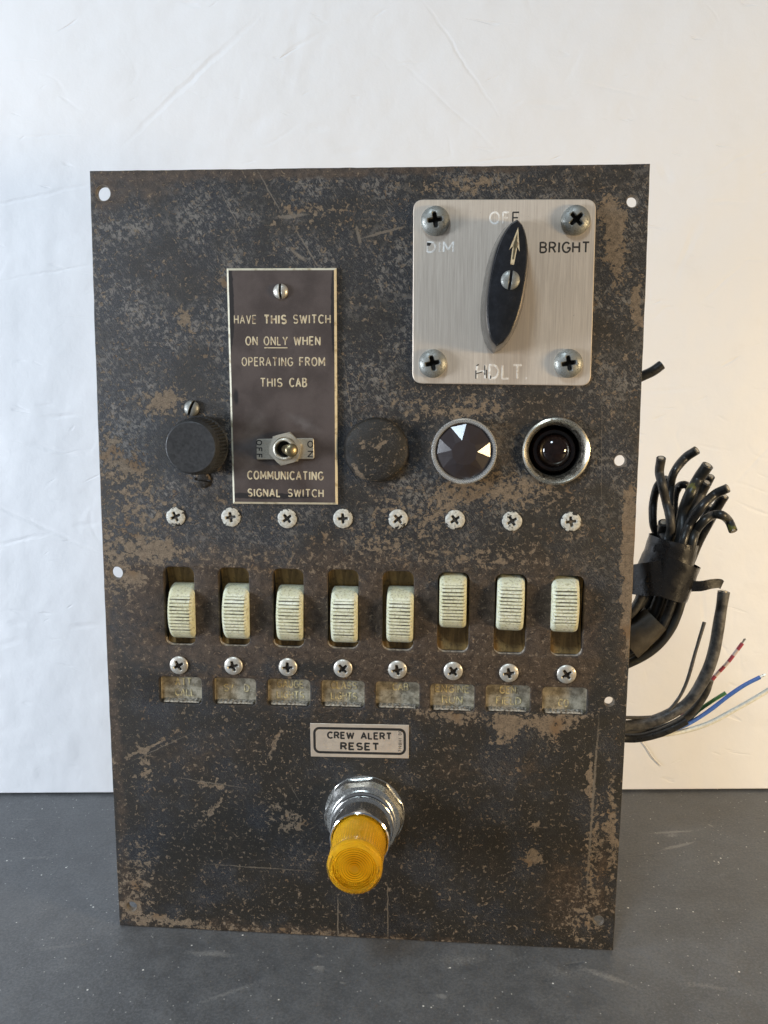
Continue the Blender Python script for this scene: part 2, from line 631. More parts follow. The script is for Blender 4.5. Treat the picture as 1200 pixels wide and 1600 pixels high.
def paint_material(name, TAN, BROWN, BLACK, SCRATCH, seed=0.0):
    g = G(name)
    base = g.map((seed, seed * 1.7, 0))
    wv = g.warp(0.10, 9.0)
    n_big = g.noise(0.035, 5, 0.6, base)
    n_mid = g.noise(0.27, 8, 0.68, base, 0.6)
    n_isl = g.noise(0.46, 5, 0.58, base, 0.4)
    n_fine = g.noise(1.6, 5, 0.65, base)
    grain = g.noise(5.0, 3, 0.6, base)
    # hairlines running down to the right
    diag = g.aniso(-54, 0.30, 1.9, vec=base)
    n_hair = g.noise(1.0, 5, 0.6, diag, 0.5)
    tan_s = g.ellipses(TAN, wv)
    brn_s = g.ellipses(BROWN, wv) if BROWN else 0.0
    blk_s = g.ellipses(BLACK, wv) if BLACK else 0.0
    # brown wash
    B = g.math('ADD', g.math('MULTIPLY', g.math('SUBTRACT', n_big, 0.5), 1.6), g.math('MULTIPLY', g.math('SUBTRACT', n_mid, 0.5), 1.5))
    B = g.math('SUBTRACT', g.math('ADD', B, brn_s), blk_s)
    Bm = g.smooth(B, 0.10, 0.95)
    # chips down to primer
    C = g.math('ADD', g.math('MULTIPLY', n_mid, 0.62), g.math('MULTIPLY', n_isl, 0.38))
    C = g.math('ADD', C, g.math('MULTIPLY', g.math('SUBTRACT', n_big, 0.5), 0.10))
    Cs = g.math('SUBTRACT', g.math('ADD', C, g.math('MULTIPLY', tan_s, 0.60)), g.math('MULTIPLY', blk_s, 0.05))
    Cs = g.math('ADD', Cs, g.math('MULTIPLY', g.math('SUBTRACT', n_fine, 0.5), 0.10))
    Cm = g.smooth(Cs, 0.600, 0.622)
    # small crisp flakes everywhere
    isl = g.math('ADD', g.noise(0.55, 3, 0.5, g.map((31, 7, 0), vec=base), 0.8), g.math('MULTIPLY', tan_s, 0.16))
    Im = g.smooth(isl, 0.622, 0.645)
    # pinprick specks
    Sp = g.smooth(g.noise(2.3, 2, 0.5, g.map((5, 77, 0), vec=base)), 0.655, 0.72)
    Pk = g.smooth(g.noise(1.1, 3, 0.55, g.map((15, 27, 0), vec=base)), 0.66, 0.72)
    black = g.mix(g.smooth(n_fine, 0.38, 0.64), (0.011, 0.0115, 0.0138), (0.048, 0.0495, 0.054))
    hpatch = g.smooth(g.noise(0.06, 3, 0.6, g.map((9, 3, 0), vec=base)), 0.40, 0.62)
    black = g.mix(g.math('MULTIPLY', g.smooth(n_hair, 0.52, 0.64), g.math('MULTIPLY', hpatch, 0.5)), black, (0.150, 0.130, 0.108))
    sep = g.n.new('ShaderNodeSeparateXYZ')
    g.put(sep.inputs[0], wv)
    top = g.smooth(sep.outputs['Y'], 120, 240, 0.16, 1.0)
    top = g.math('MULTIPLY', top, g.smooth(g.noise(0.028, 4, 0.62, g.map((70, 33, 0), vec=base)), 0.36, 0.60, 0.25, 1.0))
    hz = g.math('ADD', g.math('MULTIPLY', g.noise(0.42, 7, 0.72, base, 0.5), 0.72), g.math('MULTIPLY', n_hair, 0.28))
    hz = g.math('ADD', hz, g.math('MULTIPLY', g.math('SUBTRACT', g.noise(0.05, 3, 0.6, base), 0.5), 0.22))
    black = g.mix(g.math('MULTIPLY', g.math('MULTIPLY', g.smooth(hz, 0.500, 0.580), top), 0.80), black, (0.215, 0.192, 0.163))
    black = g.mix(g.math('MULTIPLY', g.math('SUBTRACT', 1.0, top), g.smooth(n_big, 0.36, 0.56)), black, (0.023, 0.0195, 0.0145))
    wash = g.mix(g.smooth(g.math('ADD', g.math('MULTIPLY', n_mid, 0.6), g.math('MULTIPLY', n_fine, 0.4)), 0.36, 0.66), (0.030, 0.020, 0.014), (0.112, 0.079, 0.054))
    col = g.mix(g.math('MULTIPLY', Bm, 0.88), black, wash)
    tanc = g.mix(g.smooth(g.math('ADD', g.math('MULTIPLY', n_fine, 0.6), g.math('MULTIPLY', n_isl, 0.4)), 0.35, 0.65), (0.100, 0.076, 0.053), (0.275, 0.205, 0.137))
    rust = g.mix(g.smooth(g.noise(0.06, 2, 0.5, base), 0.56, 0.72), tanc, (0.190, 0.118, 0.062))
    col = g.mix(g.math('MULTIPLY', g.math('MAXIMUM', Cm, g.math('MULTIPLY', Im, 0.85)), 0.92), col, rust)
    col = g.mix(g.math('MULTIPLY', Sp, 0.62), col, (0.26, 0.215, 0.165))
    col = g.mix(g.math('MULTIPLY', Pk, 0.45), col, (0.16, 0.125, 0.095))
    if SCRATCH:
        sc = g.ellipses(SCRATCH, g.warp(0.25, 1.3))
        scm = g.smooth(g.math('MULTIPLY', sc, g.smooth(n_fine, 0.25, 0.6, 0.3, 1)), 0.12, 0.5)
        col = g.mix(g.math('MULTIPLY', scm, 0.75), col, (0.20, 0.165, 0.125))
    g.set(Base_Color=col)
    rough = g.math('ADD', g.smooth(n_fine, 0.3, 0.7, 0.38, 0.58), g.math('MULTIPLY', g.math('MAXIMUM', Cm, Im), 0.30))
    g.set(Roughness=rough, Specular_IOR_Level=0.32)
    h = g.math('ADD', g.math('MULTIPLY', n_fine, 0.35), g.math('MULTIPLY', grain, 0.12))
    h = g.math('ADD', h, g.math('MULTIPLY', n_mid, 0.25))
    h = g.math('SUBTRACT', h, g.math('MULTIPLY', g.math('MAXIMUM', Cm, Im), 0.28))
    h = g.math('ADD', h, g.math('MULTIPLY', n_hair, 0.22))
    g.bump(h, 0.00065, 1.0)
    return g.m


M = {}
M['paint'] = paint_material('worn_black_paint', TAN, BROWN, BLACK, SCRATCH)
M['plug'] = paint_material('worn_black_paint_disc', [(-6, 2, 4, 2.4, 20, .28), (2, 4, 3, 5, -40, .28), (3, -3, 3, 3, 0, .2), (-9, -9, 2.4, 6, 40, .40), (8, 8, 3, 4, 0, .2), (-6, -12, 5, 2, -20, .2)],
                           [], [(0, 0, 1, 1, 0, 0)], [], 40.0)


def metal(name, col, rough, dirt, amount=0.5, nscale=0.5, brushed=None, metallic=1.0):
    g = G(name)
    n = g.noise(nscale, 6, 0.65)
    n2 = g.noise(nscale * 4, 4, 0.6)
    d = g.math('MULTIPLY', g.smooth(g.math('ADD', g.math('MULTIPLY', n, 0.65), g.math('MULTIPLY', n2, 0.35)), 0.45, 0.68), amount)
    g.set(Base_Color=g.mix(d, col, dirt))
    g.set(Metallic=g.smooth(d, 0.2, 0.9, metallic, metallic * 0.35))
    r = g.math('ADD', g.smooth(n2, 0.3, 0.7, rough * 0.8, rough * 1.2), g.math('MULTIPLY', d, 0.35))
    h = n2
    if brushed:
        b = g.noise(1.0, 4, 0.6, g.aniso(*brushed))
        h = g.math('ADD', g.math('MULTIPLY', b, 1.0), g.math('MULTIPLY', n2, 0.3))
        r = g.math('ADD', r, g.smooth(b, 0.3, 0.7, -0.05, 0.07))
    g.set(Roughness=r)
    g.bump(h, 0.00003, 0.8)
    return g.m




def aluminium():
    g = G('dull_brushed_aluminium')
    b = g.noise(1.0, 5, 0.62, g.aniso(90, 0.05, 2.4))
    ln = g.n.new('ShaderNodeVectorMath')
    ln.operation = 'LENGTH'
    g.put(ln.inputs[0], g.map((-2, 0, 0)))
    cmb = g.n.new('ShaderNodeCombineXYZ')
    g.put(cmb.inputs[0], g.math('MULTIPLY', ln.outputs['Value'], 2.0))
    rub = g.noise(1.0, 3, 0.6, cmb.outputs[0])                       # faint rings rubbed round the handle
    spot = g.smooth(g.noise(0.9, 3, 0.55), 0.70, 0.78)
    c = g.mix(g.smooth(b, 0.3, 0.7), (0.82, 0.71, 0.59), (0.93, 0.82, 0.69))
    c = g.mix(g.math('MULTIPLY', spot, 0.5), c, (0.36, 0.30, 0.24))
    g.set(Base_Color=c, Metallic=0.60)
    g.set(Roughness=g.math('ADD', g.smooth(b, 0.3, 0.7, 0.33, 0.45), g.smooth(rub, 0.35, 0.65, -0.03, 0.04)))
    g.bump(g.math('ADD', b, g.math('MULTIPLY', rub, 0.4)), 0.00004, 0.8)
    return g.m


M['alu'] = aluminium()
M['screw_grey'] = metal('dusty_zinc', (0.33, 0.335, 0.31), 0.46, (0.12, 0.11, 0.09), 0.8, 0.5, None, 0.6)
M['screw_nickel'] = metal('worn_nickel', (0.66, 0.63, 0.56), 0.40, (0.20, 0.165, 0.125), 0.75, 0.45, None, 0.65)
M['chrome'] = metal('chrome', (0.82, 0.82, 0.81), 0.09, (0.55, 0.52, 0.46), 0.3, 0.2)
M['chrome_nut'] = metal('plated_nut', (0.80, 0.80, 0.77), 0.24, (0.50, 0.47, 0.41), 0.4, 0.25)
M['bezel'] = metal('tarnished_bezel', (0.66, 0.62, 0.52), 0.28, (0.16, 0.12, 0.08), 0.8, 0.55)
M['bezel_bright'] = metal('polished_bezel', (0.86, 0.85, 0.81), 0.25, (0.50, 0.46, 0.38), 0.4, 0.5, None, 0.8)
M['brass'] = metal('aged_brass', (0.42, 0.35, 0.21), 0.34, (0.13, 0.10, 0.06), 0.7, 0.5)
M['toggle_metal'] = metal('oxidised_nickel', (0.60, 0.56, 0.47), 0.45, (0.30, 0.26, 0.19), 0.6, 0.6, None, 0.7)
M['hole_rim'] = metal('worn_hole_edge', (0.22, 0.185, 0.145), 0.5, (0.06, 0.05, 0.04), 0.85, 0.6, None, 0.5)
M['grime'] = simple('packed_grime', (0.020, 0.018, 0.015), 0.8, vary=0.6, nscale=1.2)
M['lip'] = simple('lip_highlight_and_dust', (0.40, 0.36, 0.30), 0.6, vary=0.6, nscale=0.7, bumpd=0.0002, dark=(0.13, 0.10, 0.08))
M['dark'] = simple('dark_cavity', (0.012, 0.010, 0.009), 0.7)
M['bakelite'] = simple('black_bakelite', (0.014, 0.015, 0.018), 0.14, vary=0.3, nscale=0.3, bumpd=0.00001, Coat_Weight=0.3, Coat_Roughness=0.12)
M['knob'] = simple('matt_black_rubber', (0.030, 0.030, 0.031), 0.52, vary=0.35, nscale=0.5)


def chipped_white():
    g = G('chipped_white_paint')
    oi = g.n.new('ShaderNodeObjectInfo')
    cmb = g.n.new('ShaderNodeCombineXYZ')
    g.put(cmb.inputs[0], g.math('MULTIPLY', oi.outputs['Random'], 90.0))
    g.put(cmb.inputs[1], g.math('MULTIPLY', oi.outputs['Random'], 37.0))
    ad = g.n.new('ShaderNodeVectorMath')
    g.put(ad.inputs[0], g.P)
    g.put(ad.inputs[1], cmb.outputs[0])
    v = ad.outputs[0]
    ln = g.n.new('ShaderNodeVectorMath')
    ln.operation = 'LENGTH'
    g.put(ln.inputs[0], g.P)
    edge = g.smooth(ln.outputs['Value'], 3.2, 4.8, 0, 0.11)
    n = g.math('ADD', g.noise(0.42, 4, 0.55, v, 0.6), edge)
    n = g.math('ADD', n, g.math('MULTIPLY', oi.outputs['Random'], 0.05))
    m = g.smooth(n, 0.640, 0.660)
    white = g.mix(g.smooth(g.noise(0.9, 5, 0.6, v), 0.35, 0.7), (0.46, 0.43, 0.36), (0.68, 0.66, 0.58))
    g.set(Base_Color=g.mix(m, white, (0.022, 0.021, 0.020)), Roughness=0.5)
    g.bump(g.math('SUBTRACT', g.math('MULTIPLY', g.noise(2, 3, 0.6, v), 0.3), m), 0.00012, 0.8)
    return g.m


M['white_chip'] = chipped_white()


def ivory(name, dirty):
    g = G(name)
    n = g.noise(0.35, 4, 0.6)
    c = g.mix(g.smooth(n, 0.3, 0.7), (0.67, 0.68, 0.49), (0.81, 0.815, 0.65))
    oi0 = g.n.new('ShaderNodeObjectInfo')
    c = g.mix(g.math('MULTIPLY', oi0.outputs['Random'], 0.55), c, (0.60, 0.545, 0.30))
    sh = g.n.new('ShaderNodeVectorMath')
    cb = g.n.new('ShaderNodeCombineXYZ')
    g.put(cb.inputs[0], g.math('MULTIPLY', oi0.outputs['Random'], 140.0))
    g.put(sh.inputs[0], g.P)
    g.put(sh.inputs[1], cb.outputs[0])
    c = g.mix(g.math('MULTIPLY', g.smooth(g.noise(0.9, 6, 0.7, sh.outputs[0]), 0.50, 0.66), 0.65), c, (0.26, 0.22, 0.12))
    if dirty:
        oi = g.n.new('ShaderNodeObjectInfo')
        cmb = g.n.new('ShaderNodeCombineXYZ')
        g.put(cmb.inputs[1], g.math('MULTIPLY', oi.outputs['Random'], 61.0))
        ad = g.n.new('ShaderNodeVectorMath')
        g.put(ad.inputs[0], g.map(scale=(0.10, 0.42, 1)))
        g.put(ad.inputs[1], cmb.outputs[0])
        d = g.smooth(g.noise(1.0, 4, 0.6, ad.outputs[0]), 0.38, 0.58)
        c = g.mix(g.math('ADD', g.math('MULTIPLY', d, 0.70), 0.14), c, (0.045, 0.036, 0.022))
    g.set(Base_Color=c, Roughness=0.34, Subsurface_Weight=0.25, Subsurface_Scale=0.002)
    g.b.inputs['Subsurface Radius'].default_value = (1.0, 0.9, 0.5)
    g.bump(g.noise(2, 3), 0.00002, 0.6)
    return g.m


M['ivory'] = ivory('aged_ivory_plastic', False)
M['ivory_groove'] = ivory('grimy_ivory_groove', True)


def phenolic():
    g = G('amber_brown_phenolic')
    s = g.noise(1.0, 4, 0.55, g.map(scale=(0.42, 0.05, 0.05)), 0.4)
    c = g.mix(g.smooth(s, 0.32, 0.68), (0.26, 0.155, 0.05), (0.56, 0.35, 0.12))
    c = g.mix(g.math('MULTIPLY', g.smooth(g.noise(0.6, 5, 0.6), 0.52, 0.7), 0.6), c, (0.06, 0.038, 0.02))
    g.set(Base_Color=c, Roughness=0.42)
    g.bump(s, 0.0001, 0.6)
    return g.m


M['phenolic'] = phenolic()


def card():
    g = G('dirty_label_card')
    oi = g.n.new('ShaderNodeObjectInfo')
    cmb = g.n.new('ShaderNodeCombineXYZ')
    g.put(cmb.inputs[0], g.math('MULTIPLY', oi.outputs['Random'], 300.0))
    ad = g.n.new('ShaderNodeVectorMath')
    g.put(ad.inputs[0], g.P)
    g.put(ad.inputs[1], cmb.outputs[0])
    n = g.noise(0.22, 6, 0.65, ad.outputs[0])
    c = g.mix(g.smooth(n, 0.34, 0.66), (0.185, 0.158, 0.108), (0.52, 0.46, 0.345))
    c = g.mix(g.math('MULTIPLY', g.smooth(g.noise(1.6, 4, 0.6, ad.outputs[0]), 0.60, 0.72), 0.7), c, (0.42, 0.40, 0.33))
    c = g.mix(g.math('MULTIPLY', g.smooth(g.noise(0.9, 4, 0.6, ad.outputs[0]), 0.58, 0.70), 0.7), c, (0.05, 0.04, 0.028))
    g.set(Base_Color=c, Roughness=0.40)
    g.bump(g.noise(1.5, 4), 0.0001, 0.7)
    return g.m


M['card'] = card()
M['dust'] = simple('caked_dust', (0.40, 0.37, 0.31), 0.8, vary=0.5, nscale=0.7, bumpd=0.0004, dark=(0.07, 0.055, 0.04))


def faded(name, col, under, lo, hi, sc=0.25, rough=0.5):
    g = G(name)
    n = g.noise(sc, 5, 0.65)
    g.set(Base_Color=g.mix(g.smooth(n, lo, hi), under, col), Roughness=rough)
    return g.m


M['cream'] = faded('cream_engraving', (0.62, 0.52, 0.34), (0.24, 0.16, 0.09), 0.34, 0.52, 0.35)
M['cream_edge'] = faded('cream_core', (0.72, 0.66, 0.50), (0.40, 0.33, 0.20), 0.30, 0.50, 0.3)
M['gold_text'] = faded('faded_gold_lettering', (0.76, 0.63, 0.32), (0.34, 0.28, 0.17), 0.40, 0.60, 0.45)
M['pale_engrave'] = faded('bare_engraving', (0.88, 0.86, 0.80), (0.66, 0.60, 0.52), 0.38, 0.6, 0.45)
M['black_engrave'] = faded('black_filled_engraving', (0.030, 0.026, 0.022), (0.30, 0.27, 0.23), 0.30, 0.40, 0.4)
M['ink'] = simple('black_ink', (0.022, 0.020, 0.018), 0.45)
M['foil'] = metal('brushed_foil_label', (0.70, 0.60, 0.49), 0.40, (0.55, 0.46, 0.36), 0.4, 0.08, (0, 0.2, 3.0), 0.55)


def nameplate():
    g = G('brown_engraving_laminate')
    n = g.noise(0.06, 4, 0.6)
    f = g.noise(3.0, 3, 0.6)
    c = g.mix(g.smooth(n, 0.35, 0.65), (0.060, 0.045, 0.040), (0.094, 0.073, 0.066))
    c = g.mix(g.math('MULTIPLY', g.smooth(f, 0.5, 0.75), 0.35), c, (0.16, 0.135, 0.12))
    k = g.ellipses([(-24.2, 37, 2.6, 26, 0, 1.6), (23.5, 36, 1.6, 28, 0, 1.2), (-10, -50, 40, 2.2, 0, .9), (-22, -4, 3, 8, 0, .6)], g.warp(0.4, 1.2))
    c = g.mix(g.math('MULTIPLY', g.smooth(k, 0.25, 0.45), 0.85), c, (0.014, 0.013, 0.014))
    hz = g.ellipses([(-14, -26, 14, 30, 0, .9), (10, -16, 14, 5, -25, .8), (6, 30, 30, 4, 0, .3)], g.warp(0.2, 5))
    c = g.mix(g.math('MULTIPLY', g.smooth(g.math('MULTIPLY', hz, n), 0.1, 0.5), 0.45), c, (0.20, 0.185, 0.18))
    g.set(Base_Color=c, Roughness=0.44)
    g.bump(f, 0.00006, 0.8)
    return g.m


M['laminate'] = nameplate()


def amber():
    g = G('amber_lens_plastic')
    g.set(Base_Color=g.mix(g.smooth(g.noise(0.3, 4), 0.3, 0.7), (1.0, 0.52, 0.014), (1.0, 0.585, 0.025)), Roughness=0.04, IOR=1.49, Transmission_Weight=0.84)
    return g.m


M['amber'] = amber()
M['reflector'] = simple('amber_reflector', (1.0, 0.97, 0.80), 0.5, vary=0.02)


def lens_dark(name, col, rough=0.04):
    g = G(name)
    n = g.noise(0.6, 5, 0.6)
    g.set(Base_Color=g.mix(g.smooth(n, 0.35, 0.7), col, tuple(c * 2.2 for c in col)), IOR=1.5,
          Roughness=g.smooth(g.noise(1.2, 5), 0.5, 0.8, rough, rough + 0.08))
    return g.m


M['jewel'] = G('smoked_jewel_glass').set(Base_Color=(0.060, 0.048, 0.048), Roughness=0.15, IOR=1.45, Transmission_Weight=0.30).m
M['jewel_back'] = simple('dusty_purple_reflector', (0.060, 0.045, 0.046), 0.35, vary=0.6, nscale=0.35, dark=(0.015, 0.010, 0.011))
M['bulb'] = lens_dark('dark_red_glass', (0.007, 0.0035, 0.003), 0.03)
M['wire_black'] = simple('black_wire_jacket', (0.022, 0.022, 0.022), 0.36, vary=0.5, nscale=0.25, bumpd=0.0001)
M['wire_dusty'] = simple('dusty_black_jacket', (0.060, 0.056, 0.050), 0.48, vary=0.6, nscale=0.18, bumpd=0.0001, dark=(0.018, 0.018, 0.018))
M['wire_grey'] = simple('grey_wire_jacket', (0.115, 0.108, 0.10), 0.42, vary=0.3)
M['cable_grey'] = simple('weathered_grey_cable', (0.110, 0.104, 0.096), 0.45, vary=0.55, nscale=0.22, bumpd=0.0002, dark=(0.035, 0.034, 0.034))
M['wire_blue'] = simple('blue_wire_jacket', (0.075, 0.18, 0.56), 0.36, vary=0.15)
M['wire_green'] = simple('green_wire_jacket', (0.09, 0.25, 0.07), 0.38, vary=0.2)
M['wire_white'] = simple('white_wire_jacket', (0.90, 0.88, 0.77), 0.38, vary=0.12)
M['copper'] = simple('tinned_strands', (0.55, 0.50, 0.42), 0.4, metal=0.8)
M['tape'] = simple('black_tape', (0.015, 0.014, 0.014), 0.28, vary=0.3, nscale=0.08, bumpd=0.00025)
M['tape_dusty'] = simple('dusty_brown_tape', (0.075, 0.064, 0.048), 0.45, vary=0.5, nscale=0.10, bumpd=0.0002)


def striped():
    g = G('red_white_wire_jacket')
    n = g.n.new('ShaderNodeAttribute')
    n.attribute_name = 'along'
    s = g.math('FRACT', g.math('MULTIPLY', n.outputs['Fac'], 6.2), 0)
    g.set(Base_Color=g.mix(g.smooth(s, 0.50, 0.56), (0.42, 0.075, 0.10), (0.68, 0.55, 0.50)), Roughness=0.4)
    return g.m


M['wire_stripe'] = striped()


def ywire():
    g = G('black_jacket_yellow_scuff')
    n = g.noise(0.10, 4, 0.6)
    g.set(Base_Color=g.mix(g.smooth(n, 0.58, 0.68), (0.028, 0.028, 0.026), (0.17, 0.16, 0.035)), Roughness=0.38)
    g.bump(g.noise(1, 4), 0.0001, 0.6)
    return g.m


M['wire_yellow'] = ywire()

# ------------------------------------------------------------------ setting: dark table board and white board behind it
wl, wr = floor_pt(0, 1243), floor_pt(1200, 1236)
wd_ = (wr - wl).normalized()
wn = Vector((wd_.y, -wd_.x, 0))                     # towards the camera


def wall_material():
    g = G('dented_white_board')
    wv = g.warp(0.02, 14)
    # long creases: thin ridges where a slow noise crosses its middle value, kept only in places
    def crease(scale, off, wid, keep):
        v = g.map((off, off * 2.3, 0), vec=g.P)
        n = g.noise(scale, 2, 0.45, v, 0.3)
        d = g.math('ABSOLUTE', g.math('SUBTRACT', n, 0.5))
        line = g.smooth(d, 0.0, wid, 1.0, 0.0)
        k = g.smooth(g.noise(0.016, 2, 0.5, g.map((off * 3, 9, 0), vec=g.P)), keep, keep + 0.08)
        return g.math('MULTIPLY', line, k)
    c1 = crease(0.010, 11, 0.016, 0.54)
    c2 = crease(0.016, 53, 0.020, 0.56)
    low = g.noise(0.012, 3, 0.5)
    mid = g.noise(0.05, 4, 0.55)
    fine = g.noise(1.2, 3, 0.6)
    # stretched short dents
    dv = g.aniso(-10, 0.030, 0.12, (3, 1, 0))
    dents = g.smooth(g.noise(1.0, 2, 0.5, dv, 0.6), 0.66, 0.78)
    dv2 = g.aniso(28, 0.035, 0.16, (90, 41, 0))
    dents2 = g.smooth(g.noise(1.0, 2, 0.5, dv2, 0.4), 0.69, 0.80)
    h = g.math('MULTIPLY', low, 2.2)
    h = g.math('ADD', h, g.math('MULTIPLY', mid, 0.35))
    h = g.math('SUBTRACT', h, g.math('MULTIPLY', g.math('MAXIMUM', c1, c2), 0.05))
    h = g.math('SUBTRACT', h, g.math('MULTIPLY', g.math('MAXIMUM', dents, dents2), 0.15))
    h = g.math('ADD', h, g.math('MULTIPLY', fine, 0.006))
    EL = []
    for (px, py, rx, ry, a, s) in WALL_MARKS:
        p = wall_local(px, py)
        EL.append((p[0] * 1000, p[1] * 1000, rx * 0.43, ry * 0.34, a, s))
    e = g.ellipses(EL, g.warp(0.06, 5))
    h = g.math('SUBTRACT', h, g.math('MULTIPLY', e, 0.22))
    g.bump(h, 0.0017, 0.9)
    smut = g.smooth(g.noise(0.03, 5, 0.65), 0.55, 0.8)
    g.set(Base_Color=g.mix(g.math('MULTIPLY', smut, 0.25), (0.82, 0.82, 0.83), (0.70, 0.69, 0.68)), Roughness=0.55)
    return g.m


def wall_local(px, py):
    d = ray(px, py)
    t = (wl - CAM).dot(wn) / d.dot(wn)
    p = CAM + d * t - wl
    return p.dot(wd_), p.z


WALL_MARKS = [
    (300, 125, 150, 7, 42, .9), (395, 190, 34, 20, 20, .7), (465, 60, 12, 120, -12, .5), (495, 200, 18, 10, 0, .8), (550, 238, 26, 9, 0, .8),
    (720, 90, 110, 5, -55, .6), (700, 165, 130, 5, -40, .5), (860, 165, 40, 8, -5, .8), (960, 140, 60, 5, -12, .7), (1040, 270, 20, 12, -50, 1.0), (1075, 390, 8, 70, -22, .8),
    (1130, 315, 40, 6, 0, .6), (95, 650, 34, 6, 2, 1.1), (80, 703, 44, 7, -14, 1.0), (50, 815, 120, 6, -26, .9), (30, 845, 60, 6, 14, .8), (40, 310, 120, 5, 13, .8), (80, 425, 90, 4, 10, .7),
    (100, 375, 40, 16, 30, .6), (60, 212, 60, 4, 2, .6), (15, 1005, 20, 10, 20, .7), (130, 978, 26, 9, 0, 1.0), (25, 975, 16, 9, 0, .9), (135, 820, 22, 7, 10, .8), (60, 1170, 40, 12, 0, .5),
    (1100, 570, 40, 20, 15, .5), (1040, 610, 60, 6, 5, .5), (1190, 800, 50, 5, -20, .7), (1180, 930, 40, 26, 0, .5), (1130, 1010, 30, 5, -50, .6), (1100, 950, 5, 60, 6, .5), (1150, 250, 70, 4, 30, .4),
    (1180, 720, 60, 5, 50, .5), (1020, 470, 40, 5, 0, .5), (1110, 700, 40, 5, -10, .4), (470, 70, 40, 5, 30, .5), (770, 250, 90, 4, 8, .5), (1130, 440, 60, 5, 40, .5)]
mb = MB()
WID, HEI, THK = 1.9, 1.25, 0.005
x0 = -0.55
for (nx, z0, z1) in ((1, 0.0015, HEI),):
    c = [(x0, z0, 0), (x0 + WID, z0, 0), (x0 + WID, z1, 0), (x0, z1, 0)]
    mb.add(*prism([(p[0], p[1]) for p in c], -THK, 0, 0.0006))
wall = mb.build('backdrop', wall_material())
wall.matrix_world = Matrix(((wd_.x, 0, wn.x, wl.x), (wd_.y, 0, wn.y, wl.y), (0, 1, 0, 0), (0, 0, 0, 1)))
tag(wall, 'white dented foam board standing upright behind the panel', kind='structure')


def floor_material():
    g = G('scuffed_dark_board')
    lo = g.noise(0.012, 5, 0.6)
    md = g.noise(0.06, 6, 0.65)
    fi = g.noise(0.75, 6, 0.78)
    c = g.mix(g.smooth(g.math('ADD', g.math('MULTIPLY', lo, 0.5), g.math('MULTIPLY', md, 0.5)), 0.36, 0.64), (0.080, 0.083, 0.087), (0.104, 0.108, 0.112))
    c = g.mix(g.math('MULTIPLY', g.smooth(g.math('ADD', g.math('MULTIPLY', fi, 0.75), g.math('MULTIPLY', md, 0.25)), 0.44, 0.60), 0.6), c, (0.165, 0.168, 0.172))
    c = g.mix(g.math('MULTIPLY', g.smooth(g.noise(0.45, 5, 0.7, g.map((60, 20, 0))), 0.52, 0.66), 0.45), c, (0.062, 0.065, 0.068))
    # scuffs and rub marks
    sv = g.aniso(22, 0.012, 0.10)
    sc = g.smooth(g.noise(1.0, 6, 0.7, sv, 0.8), 0.58, 0.74)
    c = g.mix(g.math('MULTIPLY', g.math('MULTIPLY', sc, g.smooth(fi, 0.4, 0.6)), 0.35), c, (0.27, 0.275, 0.28))
    # dust specks
    v = g.voronoi(0.10)
    k = g.noise(0.03, 2)
    c = g.mix(g.smooth(v, 0.035, 0.060, 0.95, 0.0), c, (0.80, 0.78, 0.72))
    v2 = g.voronoi(0.22, g.map((40, 11, 0)))
    c = g.mix(g.smooth(v2, 0.06, 0.10, 0.7, 0.0), c, (0.48, 0.47, 0.45))
    EL = []
    for (px, py, rx, ry, a, s) in FLOOR_MARKS:
        p = floor_pt(px, py)
        EL.append((p.x * 1000, p.y * 1000, rx * 0.36, ry * 0.60, a, s))
    e = g.ellipses(EL, g.warp(0.12, 2.5))
    em = g.smooth(g.math('MULTIPLY', e, g.smooth(fi, 0.3, 0.6, 0.4, 1)), 0.1, 0.5)
    c = g.mix(g.math('MULTIPLY', em, 0.45), c, (0.32, 0.31, 0.29))
    g.set(Base_Color=c, Roughness=g.smooth(md, 0.3, 0.7, 0.46, 0.62), Specular_IOR_Level=0.5)
    h = g.math('ADD', g.math('MULTIPLY', md, 0.8), g.math('MULTIPLY', fi, 0.12))
    h = g.math('ADD', h, g.math('MULTIPLY', lo, 2.0))
    dn = g.smooth(g.noise(1.0, 2, 0.5, g.aniso(8, 0.04, 0.12), 0.5), 0.68, 0.78)
    h = g.math('SUBTRACT', h, g.math('MULTIPLY', dn, 0.35))
    g.bump(h, 0.0011, 0.8)
    return g.m


FLOOR_MARKS = [(1050, 1300, 60, 3, 8, .9), (1060, 1322, 50, 4, 22, .9), (1110, 1290, 12, 3, -60, .8), (1050, 1305, 20, 6, 20, .6), (330, 1490, 60, 6, -4, .6), (360, 1550, 80, 4, 30, .5),
               (690, 1557, 11, 3.2, -8, 1.0), (498, 1512, 9, 2, 12, .8), (535, 1536, 7, 2, -12, .8), (500, 1494, 10, 2, -25, .7), (880, 1520, 90, 16, 0, .35), (720, 1500, 90, 14, 5, .4), (960, 1530, 60, 5, -30, .5), (1100, 1540, 80, 6, -12, .4),
               (60, 1340, 60, 5, 5, .4), (90, 1480, 90, 6, 12, .35), (500, 1515, 12, 5, -10, .6), (270, 1340, 60, 4, 3, .4), (40, 1280, 50, 3, 0, .4)]
V, F = prism([(-0.9, -0.75), (1.2, -0.75), (1.2, 0.6), (-0.9, 0.6)], -0.012, 0)
ground = link_mesh('ground', V, F, floor_material(), smooth=False)
tag(ground, 'scuffed dark grey board the panel stands on', kind='structure')

# ------------------------------------------------------------------ the control panel
panel = bpy.data.objects.new('control_panel', None)
panel.empty_display_size = 0.05
COL.objects.link(panel)
panel.location = (0, 0, 0.0006)
panel.rotation_euler = Matrix(((PU.x, 0, PN.x), (PU.y, 0, PN.y), (0, 1, 0))).to_euler()
tag(panel, 'rusty black steel locomotive switch panel with eight ivory rockers and an amber button', 'control panel')

